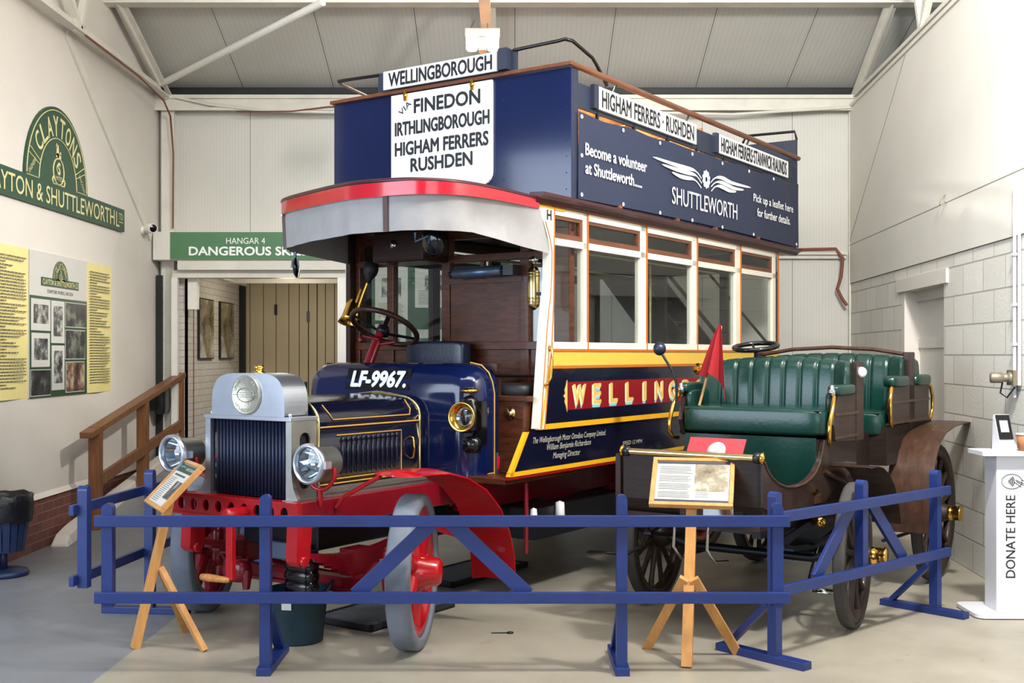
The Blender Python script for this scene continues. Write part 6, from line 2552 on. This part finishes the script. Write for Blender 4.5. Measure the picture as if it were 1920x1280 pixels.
# bulb on a bent rod beside the left arm
m_ = MB()
m_.tube([(-0.50, 0.0, 1.30), (-0.505, -0.0, 1.42), (-0.53, -0.01, 1.50), (-0.60, -0.02, 1.61)], 0.009, 8)
ld = cpart(m_, 'lever', 'steel_dark')
m_ = MB()
m_.cushion((-0.615, -0.02, 1.64), (0.042, 0.042, 0.045), 1.0, 14)
cpart(m_, 'lever_knob', 'blue_leather', ld)
m_ = MB()
m_.lathe([(0.012, 0.0), (0.02, 0.03), (0.038, 0.05), (0.04, 0.055), (0.0, 0.04)], (-0.53, 0.46, 1.50), (-0.4, -1, 0.1), 16)
cpart(m_, 'horn', 'brass')

# red flag leaning on the front bench
fg = empty('red_flag', (1.476, 7.018, 0), math.radians(-35), 'small red cloth flag on a pale stick leaning on the green front bench', 'flag')
m_ = MB()
p0, p1 = Vector((-0.42, 0.16, 1.265)), Vector((-0.255, 0.14, 1.785))
m_.tube([p0, p1], 0.009, 8)
m_.build('flag_stick', 'cane', fg)
m_ = MB()


LOW = [(-0.150, -0.315), (-0.10, -0.335), (-0.06, -0.300), (-0.02, -0.335), (0.02, -0.42), (0.055, -0.485)]


def fcl(a, b):
    # a across the gathered cloth, b down from the tip of the stick
    f = a * 5
    i = min(int(f), 4)
    g = f - i
    lx = LOW[i][0] * (1 - g) + LOW[i + 1][0] * g
    lz = LOW[i][1] * (1 - g) + LOW[i + 1][1] * g
    sp = b ** 0.85
    return (p1.x + lx * sp + 0.012 * (a - 0.3) * (1 - b),
            p1.y - 0.022 + 0.032 * math.sin(a * 10 + 0.5) * (0.15 + b) - 0.01 * b,
            p1.z + 0.012 + (lz - 0.012) * b)


m_.shell(fcl, 30, 24, (0, 0.004, 0))
m_.build('flag_cloth', 'flag', fg)
# red card standing behind the brass rail
cd = empty('red_card', (1.476, 7.018, 0), math.radians(-35), 'red card with a white round seal standing behind the brass rail of the dogcart', 'card')
m_ = MB()
A = [(-0.06, -0.80, 0.98), (0.28, -0.80, 0.98), (0.28, -0.70, 1.13), (-0.06, -0.70, 1.13)]
m_.add(A + [(x, y + 0.004, z - 0.002) for x, y, z in A], [(0, 1, 2, 3), (4, 7, 6, 5), (0, 4, 5, 1), (1, 5, 6, 2), (2, 6, 7, 3), (3, 7, 4, 0)], 0)
cb = m_.build('card', 'card_red', cd)
m_ = MB()
nn = Vector((0, -0.832, 0.555))
m_.lathe([(0.0, 0.001), (0.055, 0.001), (0.055, 0.0025), (0.0, 0.003)], (0.12, -0.745, 1.062), nn, 28)
cb2 = m_.build('white_seal', 'white_paper', cb)
m_ = MB()
m_.lathe([(0.012, 0.0035), (0.022, 0.0035)], (0.12, -0.745, 1.060), nn, 20)
m_.lathe([(0.0, 0.0035), (0.008, 0.0035)], (0.12, -0.745, 1.060), nn, 12)
m_.lathe([(0.0, 0.0035), (0.006, 0.0035)], (0.12, -0.729, 1.084), nn, 10)
m_.build('seal_emblem', 'black_text', cb)
m_ = MB()
m_.box(-0.02, 0.24, -0.72, -0.70, 0.80, 0.99)
m_.build('card_rest', 'cart_wood', cd)

# ------------------------------------------------------------------ things on the floor
bk_ = empty('rubber_bucket', (-1.20, 6.33, 0), 0, 'dark teal rubber bucket on the floor under the front of the omnibus', 'bucket')
m_ = MB()
m_.lathe([(0.0, 0.0), (0.135, 0.0), (0.14, 0.01), (0.168, 0.28), (0.174, 0.285), (0.174, 0.295), (0.162, 0.295), (0.135, 0.015), (0.0, 0.015)], n=36)
bb_ = m_.build('bucket_body', 'bucket', bk_)
for sx in (-1, 1):
    m_ = MB()
    m_.tube([(sx * 0.168, -0.06, 0.28), (sx * 0.19, -0.05, 0.325), (sx * 0.19, 0.05, 0.325), (sx * 0.168, 0.06, 0.28)], 0.010, 8)
    m_.build('handle', 'bucket', bb_)
m_ = MB()
m_.add([(-0.06 + 0.055 * k, -0.1835 + 0.004 * k - (0.0), z) for z in (0.205, 0.245) for k in (0, 1)], [(0, 1, 3, 2)], 0)
m_.v = [(x, -0.001 - math.sqrt(max(0, (0.14 + 0.028 * z / 0.27 + 0.003) ** 2 - x * x)), z) for x, y, z in m_.v]
m_.build('paper_label', 'white_paper', bb_)
for lc, rz, L_, W_d, lb in (((-1.347, 6.745, 0), -34, 0.48, 0.80, 'ribbed grey drip tray on the floor between bucket and right front wheel'), ((-0.897, 7.949, 0), -34, 0.42, 0.95, 'flat black drip tray on the floor under the middle of the omnibus')):
    tr = empty('drip_tray', lc, math.radians(rz), lb, 'tray')
    m_ = MB()
    x0_, y0_ = 0.10, 0.10
    m_.box(x0_, x0_ + L_, y0_, y0_ + W_d, 0.0, 0.012)
    for a, b, c, d in ((x0_, x0_ + L_, y0_, y0_ + 0.02), (x0_, x0_ + L_, y0_ + W_d - 0.02, y0_ + W_d), (x0_, x0_ + 0.02, y0_, y0_ + W_d), (x0_ + L_ - 0.02, x0_ + L_, y0_, y0_ + W_d)):
        m_.box(a, b, c, d, 0.0, 0.04)
    m_.build('tray', 'mat_rubber', tr)
    m_ = MB()
    for k in range(26):
        y = y0_ + 0.03 + (W_d - 0.06) * k / 26
        m_.box(x0_ + 0.025, x0_ + L_ - 0.025, y, y + 0.009, 0.012, 0.036)
    m_.build('ribs', 'rib_grey', tr)
pn = empty('floor_pin', (-0.01, 6.49, 0), 0, 'small dark pin with a round head lying on the bare floor behind the front barrier', 'pin')
m_ = MB()
m_.lathe([(0.0, 0.0), (0.018, 0.002), (0.018, 0.008), (0.0, 0.014)], n=14)
m_.build('pin_head', 'steel_dark', pn)
m_ = MB()
m_.tube([(-0.012, 0, 0.004), (-0.11, -0.002, 0.003)], 0.003, 5)
m_.build('pin_shaft', 'steel_dark', pn)
